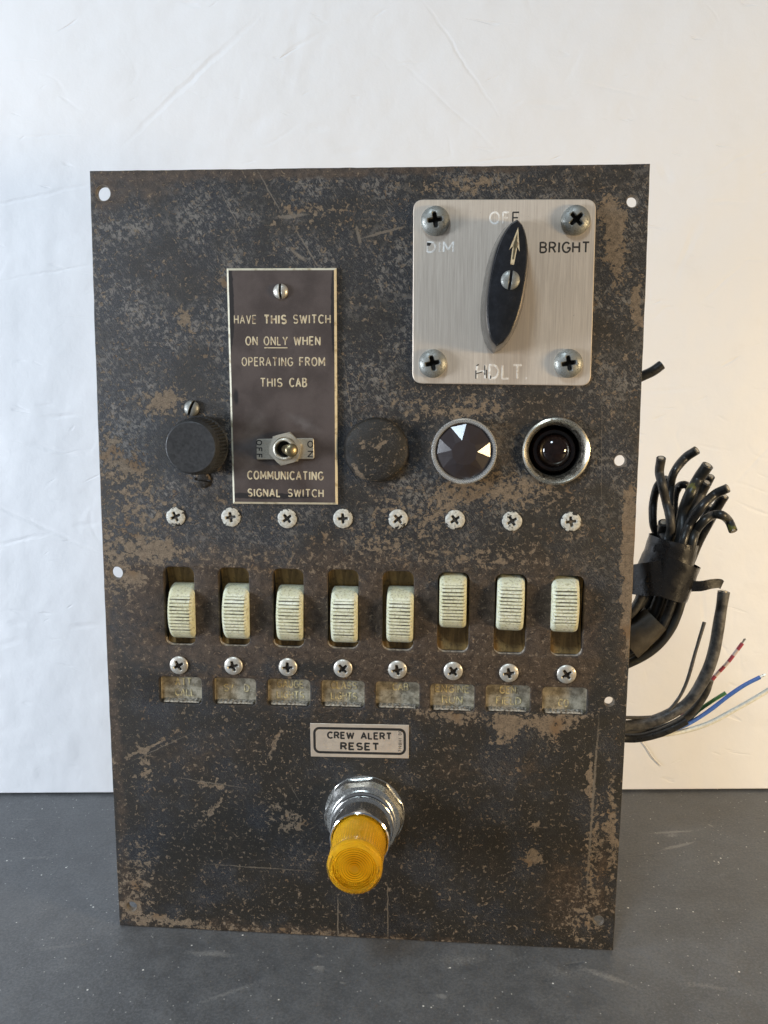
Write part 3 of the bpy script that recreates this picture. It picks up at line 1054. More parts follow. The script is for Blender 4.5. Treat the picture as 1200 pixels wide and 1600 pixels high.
T = 0.003
outer = []
for (a, b, n, bow) in (((-PW / 2, 0), (PW / 2, 0), 70, 0), ((PW / 2, 0), (PW / 2, PH), 100, .0011), ((PW / 2, PH), (-PW / 2, PH), 90, 0), ((-PW / 2, PH), (-PW / 2, 0), 100, .0011)):
    A, B = Vector(a), Vector(b)
    d = (B - A).normalized()
    nr = Vector((d.y, -d.x))
    for k in range(n):
        t = k / n
        p = A + (B - A) * t + nr * (bow * 4 * t * (1 - t)) + nr * (0.00012 * mnoise.noise(Vector((A.x + t * 9, A.y + t * 13, 3))) + 0.00014 * mnoise.noise(Vector((A.x * 7 + t * 41, A.y * 5 + t * 37, 8))))
        outer.append((p.x, p.y))


def circle(px, py, r, n=40):
    c = at(px, py)
    return [(c.x + r * cos(2 * pi * k / n), c.y + r * sin(2 * pi * k / n)) for k in range(n)]


HOLES = [(161, 304, .0033), (988, 317, .0024), (182, 897, .0030), (969, 722, .0026), (952, 1098, .0022), (206, 1418, .0025), (935, 1440, .0024)]
SLOTS = [(257, 304, 888, 1011), (342.5, 389, 888, 1014), (427, 474, 890, 1016), (512, 560, 892, 1017), (597.6, 646, 894.5, 1020), (684, 732.6, 896, 1023), (772, 822.6, 898.5, 1026.5), (860.6, 913, 900.7, 1029.6)]
WINS = [(248, 316, 1059, 1102), (333, 400, 1061, 1104), (417, 485, 1063, 1106), (502, 569, 1065, 1108), (587, 655, 1066.6, 1111), (672.5, 741, 1069.7, 1115), (759, 828.5, 1071, 1117), (847, 918, 1075, 1120)]
holes = [circle(px, py, r)[::-1] for px, py, r in HOLES]
slot_c, win_c = [], []
SW, SH, WW, WH = .0148, .0388, .0210, .0136
for (a, b, c, d) in SLOTS:
    p = at((a + b) / 2, (c + d) / 2)
    slot_c.append(p)
    holes.append(rrect(p.x, p.y, SW, SH, .0034)[::-1])
for (a, b, c, d) in WINS:
    p = at((a + b) / 2, (c + d) / 2)
    win_c.append(p)
    holes.append(rrect(p.x, p.y, WW, WH, .0021)[::-1])
jl, rl, kb = at(725, 707), at(868, 707), at(314, 697)
holes.append([(rl.x + .0132 * cos(2 * pi * k / 48), rl.y + .0132 * sin(2 * pi * k / 48)) for k in range(48)][::-1])
face = plate_mesh('face_plate', outer, holes, -T, 0, 0.0005, M['paint'], panel)

for (px, py, r) in HOLES:
    c = at(px, py)
    V, F = lathe([(r + .0004, .00004), (r + .0002, .00002), (r - .00008, -.0006), (r - .00008, -T)], 40)
    link_mesh('hole_rim', V, F, M['hole_rim'], face, (c.x, c.y, 0))

# ---- rocker switches
RK = [(282, 960), (367, 961), (452, 963.6), (537.5, 967.4), (623.8, 967), (708.5, 943.3), (798, 946.6), (884.5, 948.6)]
RW, RH = .0127, .0272


def rocker_mesh():
    nx, ny = 18, 150
    V, F, MI = [], [], []
    hw, hh = RW / 2, RH / 2
    pitch, y_lo, y_hi = .00165, -.0085, .0092
    for j in range(ny + 1):
        y = -hh + RH * j / ny
        for i in range(nx + 1):
            x = -hw + RW * i / nx
            e = abs(y) / hh
            z = .0056 - .0056 * e ** 2.1 - .0042 * e ** 9
            ed = max(0, abs(x) - (hw - .0020)) / .0020
            z -= .0022 * ed ** 2.2
            xx = x * (1 - .0 * e)
            if e > .9:
                xx *= 1 - .10 * ((e - .9) / .1) ** 2
            if y_lo < y < y_hi and abs(x) < hw - .0013:
                ph = ((y - y_lo) / pitch) % 1
                z += .00036 * (1 - ph)
                if ph > .80 or ph < .06:
                    z -= .00060
            V.append((xx, y, z))
    W1 = nx + 1
    for j in range(ny):
        y = -hh + RH * (j + .5) / ny
        for i in range(nx):
            x = -hw + RW * (i + .5) / nx
            F.append([j * W1 + i, j * W1 + i + 1, (j + 1) * W1 + i + 1, (j + 1) * W1 + i])
            ph = ((y - y_lo) / pitch) % 1
            MI.append(1 if (y_lo < y < y_hi and abs(x) < hw - .0015 and (ph > .70 or ph < .08)) else 0)
    ring = [i for i in range(W1)] + [j * W1 + nx for j in range(1, ny + 1)] + [ny * W1 + i for i in range(nx - 1, -1, -1)] + [j * W1 for j in range(ny - 1, 0, -1)]
    base = len(V)
    for r in ring:
        V.append((V[r][0], V[r][1], -.0085))
    n = len(ring)
    for k in range(n):
        F.append([ring[k], ring[(k + 1) % n], base + (k + 1) % n, base + k])
        MI.append(0)
    return V, F, MI


RV, RF, RM = rocker_mesh()


def housing_mesh():
    """moulded tray behind the slot, open to the front, with a curved back"""
    mb = MB()
    x, y, zf, zb = SW / 2 + .0004, SH / 2 + .0004, -T - .00005, -.0105
    rows = 12
    V, F = [], []
    for j in range(rows + 1):
        yy = -y + 2 * y * j / rows
        z = -.0058 - .0035 * (1 - (abs(yy) / y) ** 2)
        V += [(-x, yy, z), (x, yy, z)]
    for j in range(rows):
        F.append([2 * j, 2 * j + 1, 2 * j + 3, 2 * j + 2])
    mb.add(V, F)
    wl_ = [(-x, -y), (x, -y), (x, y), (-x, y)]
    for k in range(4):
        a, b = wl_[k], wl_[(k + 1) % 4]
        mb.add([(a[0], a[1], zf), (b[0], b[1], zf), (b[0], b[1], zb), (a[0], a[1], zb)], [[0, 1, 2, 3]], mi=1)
    return mb


rocker0 = housing0 = None
WHERE = ['first', 'second', 'third', 'fourth', 'fifth', 'sixth', 'seventh', 'eighth']
for i, (px, py) in enumerate(RK):
    p = at(px, py, .0035)
    c = slot_c[i]
    if housing0 is None:
        housing0 = housing_mesh().build('rocker_switch', [M['phenolic'], M['dark']], panel, (c.x, c.y, 0))
        rocker0 = link_mesh('rocker', RV, RF, [M['ivory'], M['ivory_groove']], housing0, sharp=30, midx=RM)
        hs, rk = housing0, rocker0
    else:
        hs = housing0.copy()
        COL.objects.link(hs)
        hs.parent = panel
        hs.location = (c.x, c.y, 0)
        rk = rocker0.copy()
        COL.objects.link(rk)
        rk.parent = hs
    rk.location = (p.x - c.x + random.uniform(-.00025, .00025), p.y - c.y - .0010, random.uniform(-.0003, .0003))
    rk.rotation_euler = (radians(random.uniform(-3, 3)), radians(random.uniform(-1.5, 1.5)), radians(random.uniform(-.8, .8)))

    # edge highlight painted pale, plus dust and bare metal, along the slot's lower lip
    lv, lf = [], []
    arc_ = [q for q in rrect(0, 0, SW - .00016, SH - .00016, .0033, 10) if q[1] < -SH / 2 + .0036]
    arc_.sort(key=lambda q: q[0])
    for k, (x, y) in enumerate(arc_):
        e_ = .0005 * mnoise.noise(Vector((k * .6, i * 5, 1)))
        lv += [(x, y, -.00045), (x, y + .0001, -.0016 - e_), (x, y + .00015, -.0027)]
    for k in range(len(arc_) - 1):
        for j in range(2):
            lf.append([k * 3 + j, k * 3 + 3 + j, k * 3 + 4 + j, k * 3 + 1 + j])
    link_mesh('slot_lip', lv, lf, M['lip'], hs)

# ---- label windows under the rockers
WORDS = [['ATT.', 'CALL'], ['S/  D'], ['GAUGE', 'LIGHTS'], ['CLASS', 'LIGHTS'], ['CAB', ' '], ['ENGINE', 'RUN'], ['GEN.', 'FIELD'], [' ', 'CO']]
WFRAC = [[.44, .46], [.60], [.62, .64], [.60, .60], [.36, 0], [.78, .46], [.42, .56], [0, .22]]
for i, c in enumerate(win_c):
    mb = MB()
    x, y, z = WW / 2 + .0002, WH / 2 + .0002, -.0046
    mb.add([(-x, -y, z), (x, -y, z), (x, y, z), (-x, y, z)], [[0, 1, 2, 3]])
    q = [(-x, -y), (x, -y), (x, y), (-x, y)]
    for k in range(4):
        a, b = q[k], q[(k + 1) % 4]
        mb.add([(a[0], a[1], -T - .00004), (b[0], b[1], -T - .00004), (b[0], b[1], z), (a[0], a[1], z)], [[0, 1, 2, 3]])
    wn_o = mb.build('label_window', M['card'], panel, (c.x, c.y, 0), smooth=False)
    # caked dust lying along the lower lip
    dv, df = [], []
    n = 40
    for k in range(n + 1):
        xx = -WW / 2 + .0016 + (WW - .0032) * k / n
        h1 = .0006 + .0005 * mnoise.noise(Vector((i * 9 + k * .35, 2, 0))) + .0003 * mnoise.noise(Vector((i * 9 + k * 1.1, 7, 0)))
        yb = -WH / 2 + .00062
        dv += [(xx, yb - .0003, -.0009), (xx, yb + h1 * .45, -.0014), (xx, yb + h1, -.00455)]
    for k in range(n):
        for j in range(2):
            df.append([k * 3 + j, k * 3 + 3 + j, k * 3 + 4 + j, k * 3 + 1 + j])
    link_mesh('dust_deposit', dv, df, M['dust'], wn_o)
    lt = MB()
    rows = WORDS[i]
    for r, wtxt in enumerate(rows):
        if not wtxt.strip():
            continue
        hw = WW * WFRAC[i][r] / 2
        yy = (.0012 if r == 0 else -.0043) if len(rows) == 2 else -.0014
        sh = .0007 if i in (0, 6) else (.0012 if i == 4 else 0)
        s = strokes(wtxt, -hw + sh, hw + sh, yy, .0034, .00034, z + .00006, .3)
        lt.add(s.v, s.f)
    lt.build('lettering', M['gold_text'], wn_o)

# ---- two rows of screws
top_row = [(275, 809, 25), (361, 810, 8), (449, 812, 38), (536, 812, 4), (622, 813, 40), (711, 814, 36), (800, 816, 32), (892, 817, 8)]
low_row = [(280, 1041, 28), (365, 1042, 16), (450, 1044, 4), (536, 1046, 42), (621, 1048, 12), (708, 1050, 38), (795, 1053, 10), (885, 1055, 34)]
scr = phillips(.0046, .0008, .0004, .0019, wd=.15, ln=.60, flat=.8)
s0 = None
for (px, py, a) in top_row:
    p = at(px, py)
    if s0 is None:
        s0 = scr.build('screw', [M['white_chip'], M['grime']], panel, (p.x, p.y, 0), (0, 0, radians(a)), sharp=50)
    else:
        o = s0.copy()
        COL.objects.link(o)
        o.parent = panel
        o.location, o.rotation_euler = (p.x, p.y, 0), (0, 0, radians(a))
scr = phillips(.0045, .0011, .0005, .0021, wd=.16, ln=.62, flat=.7)
s1 = None
for (px, py, a) in low_row:
    p = at(px, py)
    if s1 is None:
        s1 = scr.build('screw', [M['screw_nickel'], M['grime']], panel, (p.x, p.y, 0), (0, 0, radians(a)), sharp=50)
    else:
        o = s1.copy()
        COL.objects.link(o)
        o.parent = panel
        o.location, o.rotation_euler = (p.x, p.y, 0), (0, 0, radians(a))

# ---- headlight selector: aluminium plate, four big screws, bakelite handle
hq = [at(644.5, 601), at(922, 605), at(931, 314.5), at(646, 315)]
hc = sum(hq, Vector()) / 4
V, F = prism(rquad([q - hc for q in hq], .0046, 7), 0, .0012, .0003)
hp = link_mesh('headlight_plate', V, F, M['alu'], panel, (hc.x, hc.y, .0001))


def loc_on(parent_c, px, py, h=0.0):
    v = at(px, py, h)
    return v - parent_c


big = phillips(.0064, .0029, .0014, .0040, wd=.15, ln=.56, flat=.62)
b0 = None
for (px, py, a) in ((680, 347, 8), (899.5, 346, 42), (676, 570, 12), (888, 570, 10)):
    p = loc_on(hc, px, py, .0025)
    if b0 is None:
        b0 = big.build('screw', [M['screw_grey'], M['grime']], hp, (p.x, p.y, .0011), (0, 0, radians(a)), sharp=50)
    else:
        o = b0.copy()
        COL.objects.link(o)
        o.parent = hp
        o.location, o.rotation_euler = (p.x, p.y, .0011), (0, 0, radians(a))


def engrave(mb, txt, xa, xb, yb, ya, rad, z, gap=.3, skip=None):
    """text between pixel columns xa..xb, baseline row yb, cap row ya"""
    a, b, t = loc_on(hc, xa, yb, .0013), loc_on(hc, xb, yb, .0013), loc_on(hc, xa, ya, .0013)
    s = strokes(txt, a.x, b.x, (a.y + b.y) / 2, t.y - a.y, rad, z, .12, gap, skip)
    mb.add(s.v, s.f)


pale, blk = MB(), MB()
R_ = .00042
engrave(pale, 'O', 765.5, 780, 351.5, 334, R_, .00121)
engrave(pale, 'F', 786, 795, 351.5, 334, R_ * .9, .00121)
engrave(blk, 'F', 801, 810.5, 351.5, 334, R_ * .8, .00121)
engrave(pale, 'DIM', 668, 708, 396, 380.5, R_, .00121)
a = loc_on(hc, 667, 382, .0013)
blk.add(*prism([(a.x, a.y - .0012), (a.x + .0013, a.y - .0012), (a.x + .0020, a.y), (a.x, a.y + .0003)], .0011, .00126))
engrave(blk, 'BRIGHT', 844, 920, 396.5, 381, R_ * .95, .00121)
engrave(pale, 'HDLT.', 745, 823, 593.5, 572.5, R_ * 1.15, .00121)
for (xa, ya, xb, yb) in ((743.5, 594, 743.5, 581), (743.5, 586, 754, 583), (757.5, 588, 757.5, 573), (760, 593, 760, 580), (744, 574, 748, 571.5), (766.5, 594, 766.5, 589)):
    A, B = loc_on(hc, xa, ya, .0013), loc_on(hc, xb, yb, .0013)
    d = (B - A).normalized() * .00022
    n_ = Vector((-d.y, d.x, 0))
    blk.add(*prism([((A - n_).x, (A - n_).y), ((B - n_).x, (B - n_).y), ((B + n_).x, (B + n_).y), ((A + n_).x, (A + n_).y)][::-1], .0011, .00130))
pale.build('lettering', M['pale_engrave'], hp)
blk.build('lettering', M['black_engrave'], hp)

# handle
HH = .0175
tipA, tipB = loc_on(hc, 808, 346, HH), loc_on(hc, 776, 543, HH)
mid = (tipA + tipB) / 2
ax = (tipA - tipB)
L = ax.length / 2
ang = math.atan2(ax.y, ax.x)
HWID = .0073


def lens_outline(Lh, Wh, n=28):
    pts = []
    for side in (1, -1):
        for k in range(n):
            t = -1 + 2 * k / n if side == 1 else 1 - 2 * k / n
            yv = Wh * (1 - abs(t) ** 2.5) ** .64
            pts.append((t * Lh, -side * yv))
    return pts


rings = [(1.09, 1.30, 0.0), (1.085, 1.28, .0035), (1.05, 1.14, .010), (1.012, 1.06, HH - .0016), (.995, .99, HH - .0007), (.975, .92, HH - .00015), (.93, .80, HH), (.80, .62, HH + .0005), (.60, .40, HH + .0009), (.40, .18, HH + .0011)]
V, F = [], []
n = 0
for (sl, sw, z) in rings:
    o = lens_outline(L * sl, HWID * sw)
    n = len(o)
    V += [(x, y, z) for x, y in o]
for i in range(len(rings) - 1):
    for k in range(n):
        k2 = (k + 1) % n
        F.append([i * n + k, i * n + k2, (i + 1) * n + k2, (i + 1) * n + k])
F.append([(len(rings) - 1) * n + k for k in range(n)])
hd = link_mesh('selector_handle', V, F, M['bakelite'], panel, (hc.x + mid.x, hc.y + mid.y, .0014), (0, 0, ang), sharp=28)
sp = loc_on(hc, 797, 440.5, HH + .0014)
rel = Matrix.Rotation(-ang, 3, 'Z') @ Vector((sp.x - mid.x, sp.y - mid.y, 0))
slotted(.0040, .0013, .0010, .0018, .13).build('screw', [M['screw_grey'], M['grime']], hd, (rel.x, rel.y, HH + .0004), (0, 0, -ang + radians(-6)), sharp=50)
ar = [(-.0080, -.00075), (-.0005, -.0010), (-.0022, -.0022), (.0073, 0), (-.0022, .0022), (-.0005, .0010), (-.0080, .00075)]
A = loc_on(hc, 801, 413, HH)
B = loc_on(hc, 807.5, 361, HH)
ctr = Matrix.Rotation(-ang, 3, 'Z') @ Vector(((A + B).x / 2 - mid.x, (A + B).y / 2 - mid.y, 0))
V, F = prism(ar, HH - .0004, HH + .00118)
link_mesh('pointer_arrow', V, F, M['cream'], hd, (ctr.x, ctr.y, 0), smooth=False)
V, F = prism([(p[0] * .72 - .0001, p[1] * .48) for p in ar], HH - .0004, HH + .00124)
link_mesh('arrow_inlay', V, F, M['brass'], hd, (ctr.x, ctr.y, 0), smooth=False)

# ---- brown engraved plate with the communicating signal toggle
nq = [at(365, 788.5), at(528, 790), at(526, 421.5), at(355, 422)]
nc = sum(nq, Vector()) / 4
ol = [((q - nc).x, (q - nc).y) for q in nq]
V, F = prism(ol, 0, .0017, .0009, .0010)
nV = len(ol)
mi = [1] * len(F)
mi[-2] = mi[-1] = 0
npl = link_mesh('name_plate', V, F, [M['laminate'], M['cream_edge']], panel, (nc.x, nc.y, .0001), midx=mi, sharp=20)
lt = MB()


def engrave2(txt, xa, xb, yb, ya, rad=.00030, gap=.34):
    a, b, t = at(xa, yb, .0018) - nc, at(xb, yb, .0018) - nc, at(xa, ya, .0018) - nc
    s = strokes(txt, a.x, b.x, (a.y + b.y) / 2, t.y - a.y, rad, .00171, .2, gap)
    lt.add(s.v, s.f)


engrave2('HAVE', 366.5, 400, 507.5, 495, .00024)
engrave2('THIS', 413.5, 447, 507.5, 495, .00040)
engrave2('SWITCH', 459, 516, 507, 494.5, .00030)
engrave2('ON', 384.5, 402, 541, 528.5)
engrave2('ONLY', 413, 449, 541, 528.5, .00026)
engrave2('WHEN', 460, 500, 541, 528.5, .00032)
engrave2('OPERATING', 378.5, 457, 573.5, 561, .00026)
engrave2('FROM', 468.5, 507, 573.5, 561, .00030)
engrave2('THIS', 407.5, 440.5, 606, 593.5)
engrave2('CAB', 453, 479, 606, 593.5, .00034)
engrave2('COMMUNICATING', 387.5, 504.5, 751, 739, .00034)
engrave2('SIGNAL', 388, 437.5, 777.5, 766.5, .00034)
engrave2('SWITCH', 450.5, 505, 778, 767, .00030)
a, b = at(413, 545.5, .0018) - nc, at(449.5, 545.5, .0018) - nc
lt.add(*prism([(a.x, a.y - .00022), (b.x, b.y - .00022), (b.x, b.y + .00022), (a.x, a.y + .00022)], .0016, .00178))
lt.build('lettering', M['cream'], npl)
p = at(438, 457, .003) - nc
slotted(.0034, .0017, .0006, .0016, .13).build('screw', [M['screw_nickel'], M['grime']], npl, (p.x, p.y, .0016), (0, 0, radians(2)), sharp=50)

tcn = at(446.5, 703, .003)
ip = [at(401, 720, .0025), at(491, 719, .0025), at(490, 686.5, .0025), at(401, 688, .0025)]
V, F = prism(rquad([q - tcn for q in ip], .0009, 3), 0, .0009, .0002)
tg = link_mesh('toggle_switch', V, F, M['toggle_metal'], panel, (tcn.x, tcn.y, .0019))
lt = MB()
for (txt, px, top) in (('OFF', 405, True), ('ON', 485, False)):
    c = at(px, 703.5, .0028) - tcn
    wdt = .0080 if txt == 'OFF' else .0072
    s = strokes(txt, -wdt / 2, wdt / 2, -.0012, .0024, .00026, 0, .3, .45)
    R = Matrix.Translation((c.x, c.y, .00092)) @ Matrix.Rotation(-pi / 2 if txt == 'OFF' else pi / 2 * -1, 4, 'Z')
    lt.add(s.v, s.f, R)
lt.build('lettering', M['ink'], tg)
mbn = MB()
hexo = [(.0083 * cos(pi / 3 * k + .26), .0083 * sin(pi / 3 * k + .26)) for k in range(6)]
v_, f_ = lathe([(.0076, 0), (.0080, .0006), (.0082, .0006)], 48)
rings = []
seg = 72
prof = []
V, F = [], []


def hexr(a, R):
    k = (a - .26) % (pi / 3) - pi / 6
    return R * cos(pi / 6) / cos(k)


levels = [(1.0, .0009), (1.0, .0026), (.93, .0032), (.72, .0033), (.70, .0026), (.64, .0026), (.64, .0058), (.56, .0062), (.50, .0060), (.49, .002)]
for li, (k_, z) in enumerate(levels):
    for q in range(seg):
        a = 2 * pi * q / seg
        if li < 2:
            r = hexr(a, .0081) * k_
        elif li == 2:
            r = min(hexr(a, .0081), .0074)
        else:
            r = .0072 * k_ / .93
        V.append((r * cos(a), r * sin(a), z))
for li in range(len(levels) - 1):
    for q in range(seg):
        q2 = (q + 1) % seg
        F.append([li * seg + q, li * seg + q2, (li + 1) * seg + q2, (li + 1) * seg + q])
nut = link_mesh('hex_nut', V, F, M['toggle_metal'], tg, sharp=30)
V, F = lathe([(.0001, .0021), (.0036, .0021)], 24)
link_mesh('bushing_mouth', V, F, M['dark'], tg)
tip = at(456.5, 706, .0165) - tcn
tipz = .0140
base = Vector((.0002, -.0002, .003))
end = Vector((tip.x, tip.y, tipz))
path = [base + (end - base) * t for t in [k / 24 for k in range(25)]]


def lev(t):
    if t < .78:
        return .0020 + .0009 * t
    return .0031 * (1 - ((t - .85) / .155) ** 2 * .95) ** .5 if t > .85 else .0027 + .0004 * (t - .78) / .07


V, F = tube(path, lev, 20)
link_mesh('lever', V, F, M['brass'], tg, sharp=50)

# ---- black knurled cap at the left, with its two screws
KF = at(297, 702, .0150)
KB = Vector(((KF.x + kb.x) / 2, (KF.y + kb.y) / 2, 0))
V, F = [], []
seg = 144
prof = [(.0136, 0, 0), (.0138, .0009, 0), (.0133, .0016, 0), (.0134, .0017, 1), (.0130, .0100, 1), (.0127, .0118, .3), (.0119, .0138, 0), (.0116, .0149, 0), (.0112, .0151, 0), (.0104, .01505, 0)]
for (r, z, kn) in prof:
    for k in range(seg):
        rr = r - kn * (.0007 if k % 3 == 0 else 0)
        a = 2 * pi * k / seg
        V.append((rr * cos(a), rr * sin(a), z))
for i in range(len(prof) - 1):
    for k in range(seg):
        k2 = (k + 1) % seg
        F.append([i * seg + k, i * seg + k2, (i + 1) * seg + k2, (i + 1) * seg + k])
F.append([(len(prof) - 1) * seg + k for k in range(seg)])
kn = link_mesh('fuse_cap', V, F, M['knob'], panel, (KB.x, KB.y, .0001), sharp=25)
p = at(298, 640, .002)
slotted(.0036, .0018, .0008, .0018, .14).build('screw', [M['screw_grey'], M['grime']], panel, (p.x, p.y, 0), (0, 0, radians(-22)), sharp=50)
p = at(316, 752, .001)
slotted(.0038, .0007, .0005, .0011, .12).build('screw', [M['plug'], M['grime']], panel, (p.x, p.y, 0), (0, 0, radians(82)), sharp=50)

# ---- blanking disc
p = at(588, 705, .001)
R = .0150
V, F = lathe([(R, 0), (R * 1.0, .0012), (R * .985, .0021), (R * .95, .0031), (R * .88, .0038), (R * .6, .0047), (R * .3, .0051), (.0001, .0052)], 72)
link_mesh('blanking_disc', V, F, M['plug'], panel, (p.x, p.y, 0), sharp=40)

# ---- faceted jewel lamp
p = at(725, 707, .004)
V, F = lathe([(.0138, 0), (.0141, .0030), (.0149, .0042), (.0149, .0058), (.0143, .0066), (.0132, .0064), (.0127, .0055), (.0127, .003)], 80)
jw = link_mesh('jewel_lamp', V, F, M['bezel_bright'], panel, (p.x, p.y, 0))
R, ph, NF = .0127, radians(103), 11
V = [(R * cos(ph + 2 * pi * (k + .5) / NF), R * sin(ph + 2 * pi * (k + .5) / NF), .0056) for k in range(NF)]
V += [(R * .45 * cos(ph + 2 * pi * k / NF), R * .45 * sin(ph + 2 * pi * k / NF), .0056 + .5095 * R * math.tan(radians(31))) for k in range(NF)]
V.append((0, 0, .0102))
F = []
for k in range(NF):
    k2 = (k + 1) % NF
    F += [[k - 1 if k else NF - 1, k, NF + k], [k, NF + k2, NF + k], [NF + k, NF + k2, 2 * NF]]
for k in range(96):                                   # seat the star in the round bezel
    V.append((.0129 * cos(2 * pi * k / 96), .0129 * sin(2 * pi * k / 96), .0052))
F.append([2 * NF + 1 + k for k in range(96)])
link_mesh('jewel_lens', V, F, M['jewel'], jw, (0, 0, 0), (radians(2.2), radians(.5), 0), smooth=False)
V, F = lathe([(.0126, .0046), (.0095, .0032), (.0050, .0014), (.0001, .0006)], 48)
link_mesh('jewel_reflector', V, F, M['jewel_back'], jw)

# ---- recessed lamp with a dark glass bulb
p = rl
V, F = lathe([(.0150, 0), (.0154, .0010), (.0152, .0022), (.0144, .0026), (.0131, .0016), (.0121, -.0010), (.0117, -.0060)], 80)
rc = link_mesh('recessed_lamp', V, F, M['bezel'], panel, (p.x, p.y, 0))
V, F = lathe([(.0117, -.0058), (.0115, -.0150), (.0001, -.0150)], 64)
link_mesh('lamp_socket', V, F, M['dark'], rc)
V, F = lathe([(.0112, -.0145), (.0110, -.0090), (.0104, -.0066), (.0096, -.0052), (.0084, -.0048), (.0078, -.0050)] +
             [(.0078 * cos(radians(a)), -.0052 + .0062 * sin(radians(a))) for a in range(4, 90, 6)] + [(.00005, .0010)], 64)
link_mesh('bulb', V, F, M['bulb'], rc, sharp=40)

# ---- foil label
cq = [at(486, 1183.3), at(638.6, 1186.5), at(639, 1134.4), at(484.7, 1131.6)]
cc = sum(cq, Vector()) / 4
V, F = prism([((q - cc).x, (q - cc).y) for q in cq], 0, .00035, .0001)
fl = link_mesh('foil_label', V, F, M['foil'], panel, (cc.x, cc.y, .00005), smooth=False)
lt = MB()
W_, H_ = (cq[1] - cq[0]).length, (cq[2] - cq[1]).length
tilt = math.atan2((cq[1] - cq[0]).y, (cq[1] - cq[0]).x)
z = .00037
o_, i_ = rrect(0, 0, W_ * .945, H_ * .80, .0032, 8), rrect(0, 0, W_ * .895, H_ * .655, .0020, 8)
n = len(o_)
lt.add([(x, y, z) for x, y in o_] + [(x, y, z) for x, y in i_], [[k, (k + 1) % n, n + (k + 1) % n, n + k] for k in range(n)])
Rt = Matrix.Rotation(-tilt, 3, 'Z')


def lab(px, py):
    return Rt @ (at(px, py, .0004) - cc)


def ink(txt, xa, xb, yb, ya, rad, gap):
    a, b = lab(xa, yb), lab(xb, yb + .5)
    q = strokes(txt, a.x + rad, b.x - rad, (a.y + b.y) / 2 + rad, lab(xa, ya).y - a.y - 2 * rad, rad, z, .05, gap)
    lt.add(q.v, q.f)


ink('CREW ALERT', 511, 612.5, 1157, 1145.2, .00042, .31)
ink('RESET', 531.5, 593, 1174.2, 1161.6, .00047, .32)
a, b = lab(627.5, 1176.5), lab(627.5, 1144)
q = strokes('7198H1 00', 0, b.y - a.y, 0, .0014, .00012, z, .05, .45)
lt.add(q.v, q.f, Matrix.Translation((a.x, a.y, 0)) @ Matrix.Rotation(pi / 2, 4, 'Z'))
lo = lt.build('lettering', M['ink'], fl, smooth=False)
lo.rotation_euler = (0, 0, tilt)

# ---- amber push button
p = at(570, 1272)
pb_c = Vector((p.x, p.y, 0))
seg = 96
V, F = [], []


def hexr2(a, R, ph=.12):
    k = (a - ph) % (pi / 3) - pi / 6
    return R * cos(pi / 6) / cos(k)


lv = [(.0001, 0, 0), (.0196, 0, 0), (.0196, .0006, 0), (0, .0008, .0212), (0, .0052, .0212), (0, .0078, .0200), (.0158, .0084, 0), (.0152, .0084, 0)]
for (r0, z, hx) in lv:
    for q in range(seg):
        a = 2 * pi * q / seg
        r = r0
        if hx:
            r = min(hexr2(a, hx), .0194 if z < .007 else .0178)
        V.append((r * cos(a), r * sin(a), z))
for li in range(len(lv) - 1):
    for q in range(seg):
        q2 = (q + 1) % seg
        F.append([li * seg + q, li * seg + q2, (li + 1) * seg + q2, (li + 1) * seg + q])
pb = link_mesh('push_button', V, F, M['chrome_nut'], panel, pb_c, sharp=16)
V, F = lathe([(.0158, .0080), (.0160, .0095), (.0158, .0108), (.0149, .0112), (.0146, .0104), (.0146, .0118), (.0150, .0122), (.0150, .0140), (.0146, .0146), (.0140, .0146),
              (.0139, .0160), (.0141, .0250), (.0140, .0262), (.0134, .0268), (.0128, .0262)], 96)
link_mesh('collar', V, F, M['chrome'], pb, sharp=28)
# lens: ribbed side, smooth rim, ringed front
V, F = [], []
LP = [(.0126, .0250, 0), (.0126, .0262, 0), (.0124, .0268, 1), (.0121, .0452, 1), (.0122, .0456, 0), (.01235, .0470, 0), (.01225, .0486, 0), (.0118, .0496, 0), (.0111, .0500, 0), (.0100, .0499, 0), (.0095, .0493, 0)]
r, k = .0093, 0
while r > .0012:
    LP += [(r, .0487, 0), (r - .00050, .0497, 0)]
    r -= .00104
LP += [(.0006, .0493, 0), (.00005, .0493, 0)]
seg = 180
for (r, z, rb) in LP:
    for q in range(seg):
        rr = r - (rb * .00016 if q % 3 == 0 else 0)
        a = 2 * pi * q / seg
        V.append((rr * cos(a), rr * sin(a), z))
for li in range(len(LP) - 1):
    for q in range(seg):
        q2 = (q + 1) % seg
        F.append([li * seg + q, li * seg + q2, (li + 1) * seg + q2, (li + 1) * seg + q])
link_mesh('amber_lens', V, F, M['amber'], pb, sharp=22)
V, F = lathe([(.0108, .0245), (.0106, .0440), (.0092, .0462), (.0001, .0466)], 64)
link_mesh('lens_bounce_body', V, F, M['reflector'], pb)  # unseen pale body, added to bounce light back through the lens

for o in list(bpy.data.objects):                     # parts that look unlike the rest of the panel
    k = o.name.split('.')[0]
    if o.parent is None:
        continue
    if k == 'screw' and o.data == s0.data:
        o['label'] = 'flat cross-head screw with chipped white paint'
    elif k == 'screw' and o.data == s1.data:
        o['label'] = 'bare nickel cross-head screw under a rocker'
    elif k == 'screw' and o.data == b0.data:
        o['label'] = 'big dull domed screw of the headlight plate'
    elif k == 'rocker':
        o['label'] = 'ribbed aged ivory rocker'
    elif k == 'amber_lens':
        o['label'] = 'amber ribbed lens with rings on its face'

# ------------------------------------------------------------------ wires at the back
def A_(x, y, d):                                     # reading of the upper wire close-up
    return behind(980 + x / 6.316, 690 + y / 6.316, d)


def B_(x, y, d):                                     # reading of the lower wire close-up
    return behind(960 + x / 5.0, 860 + y / 5.0, d)


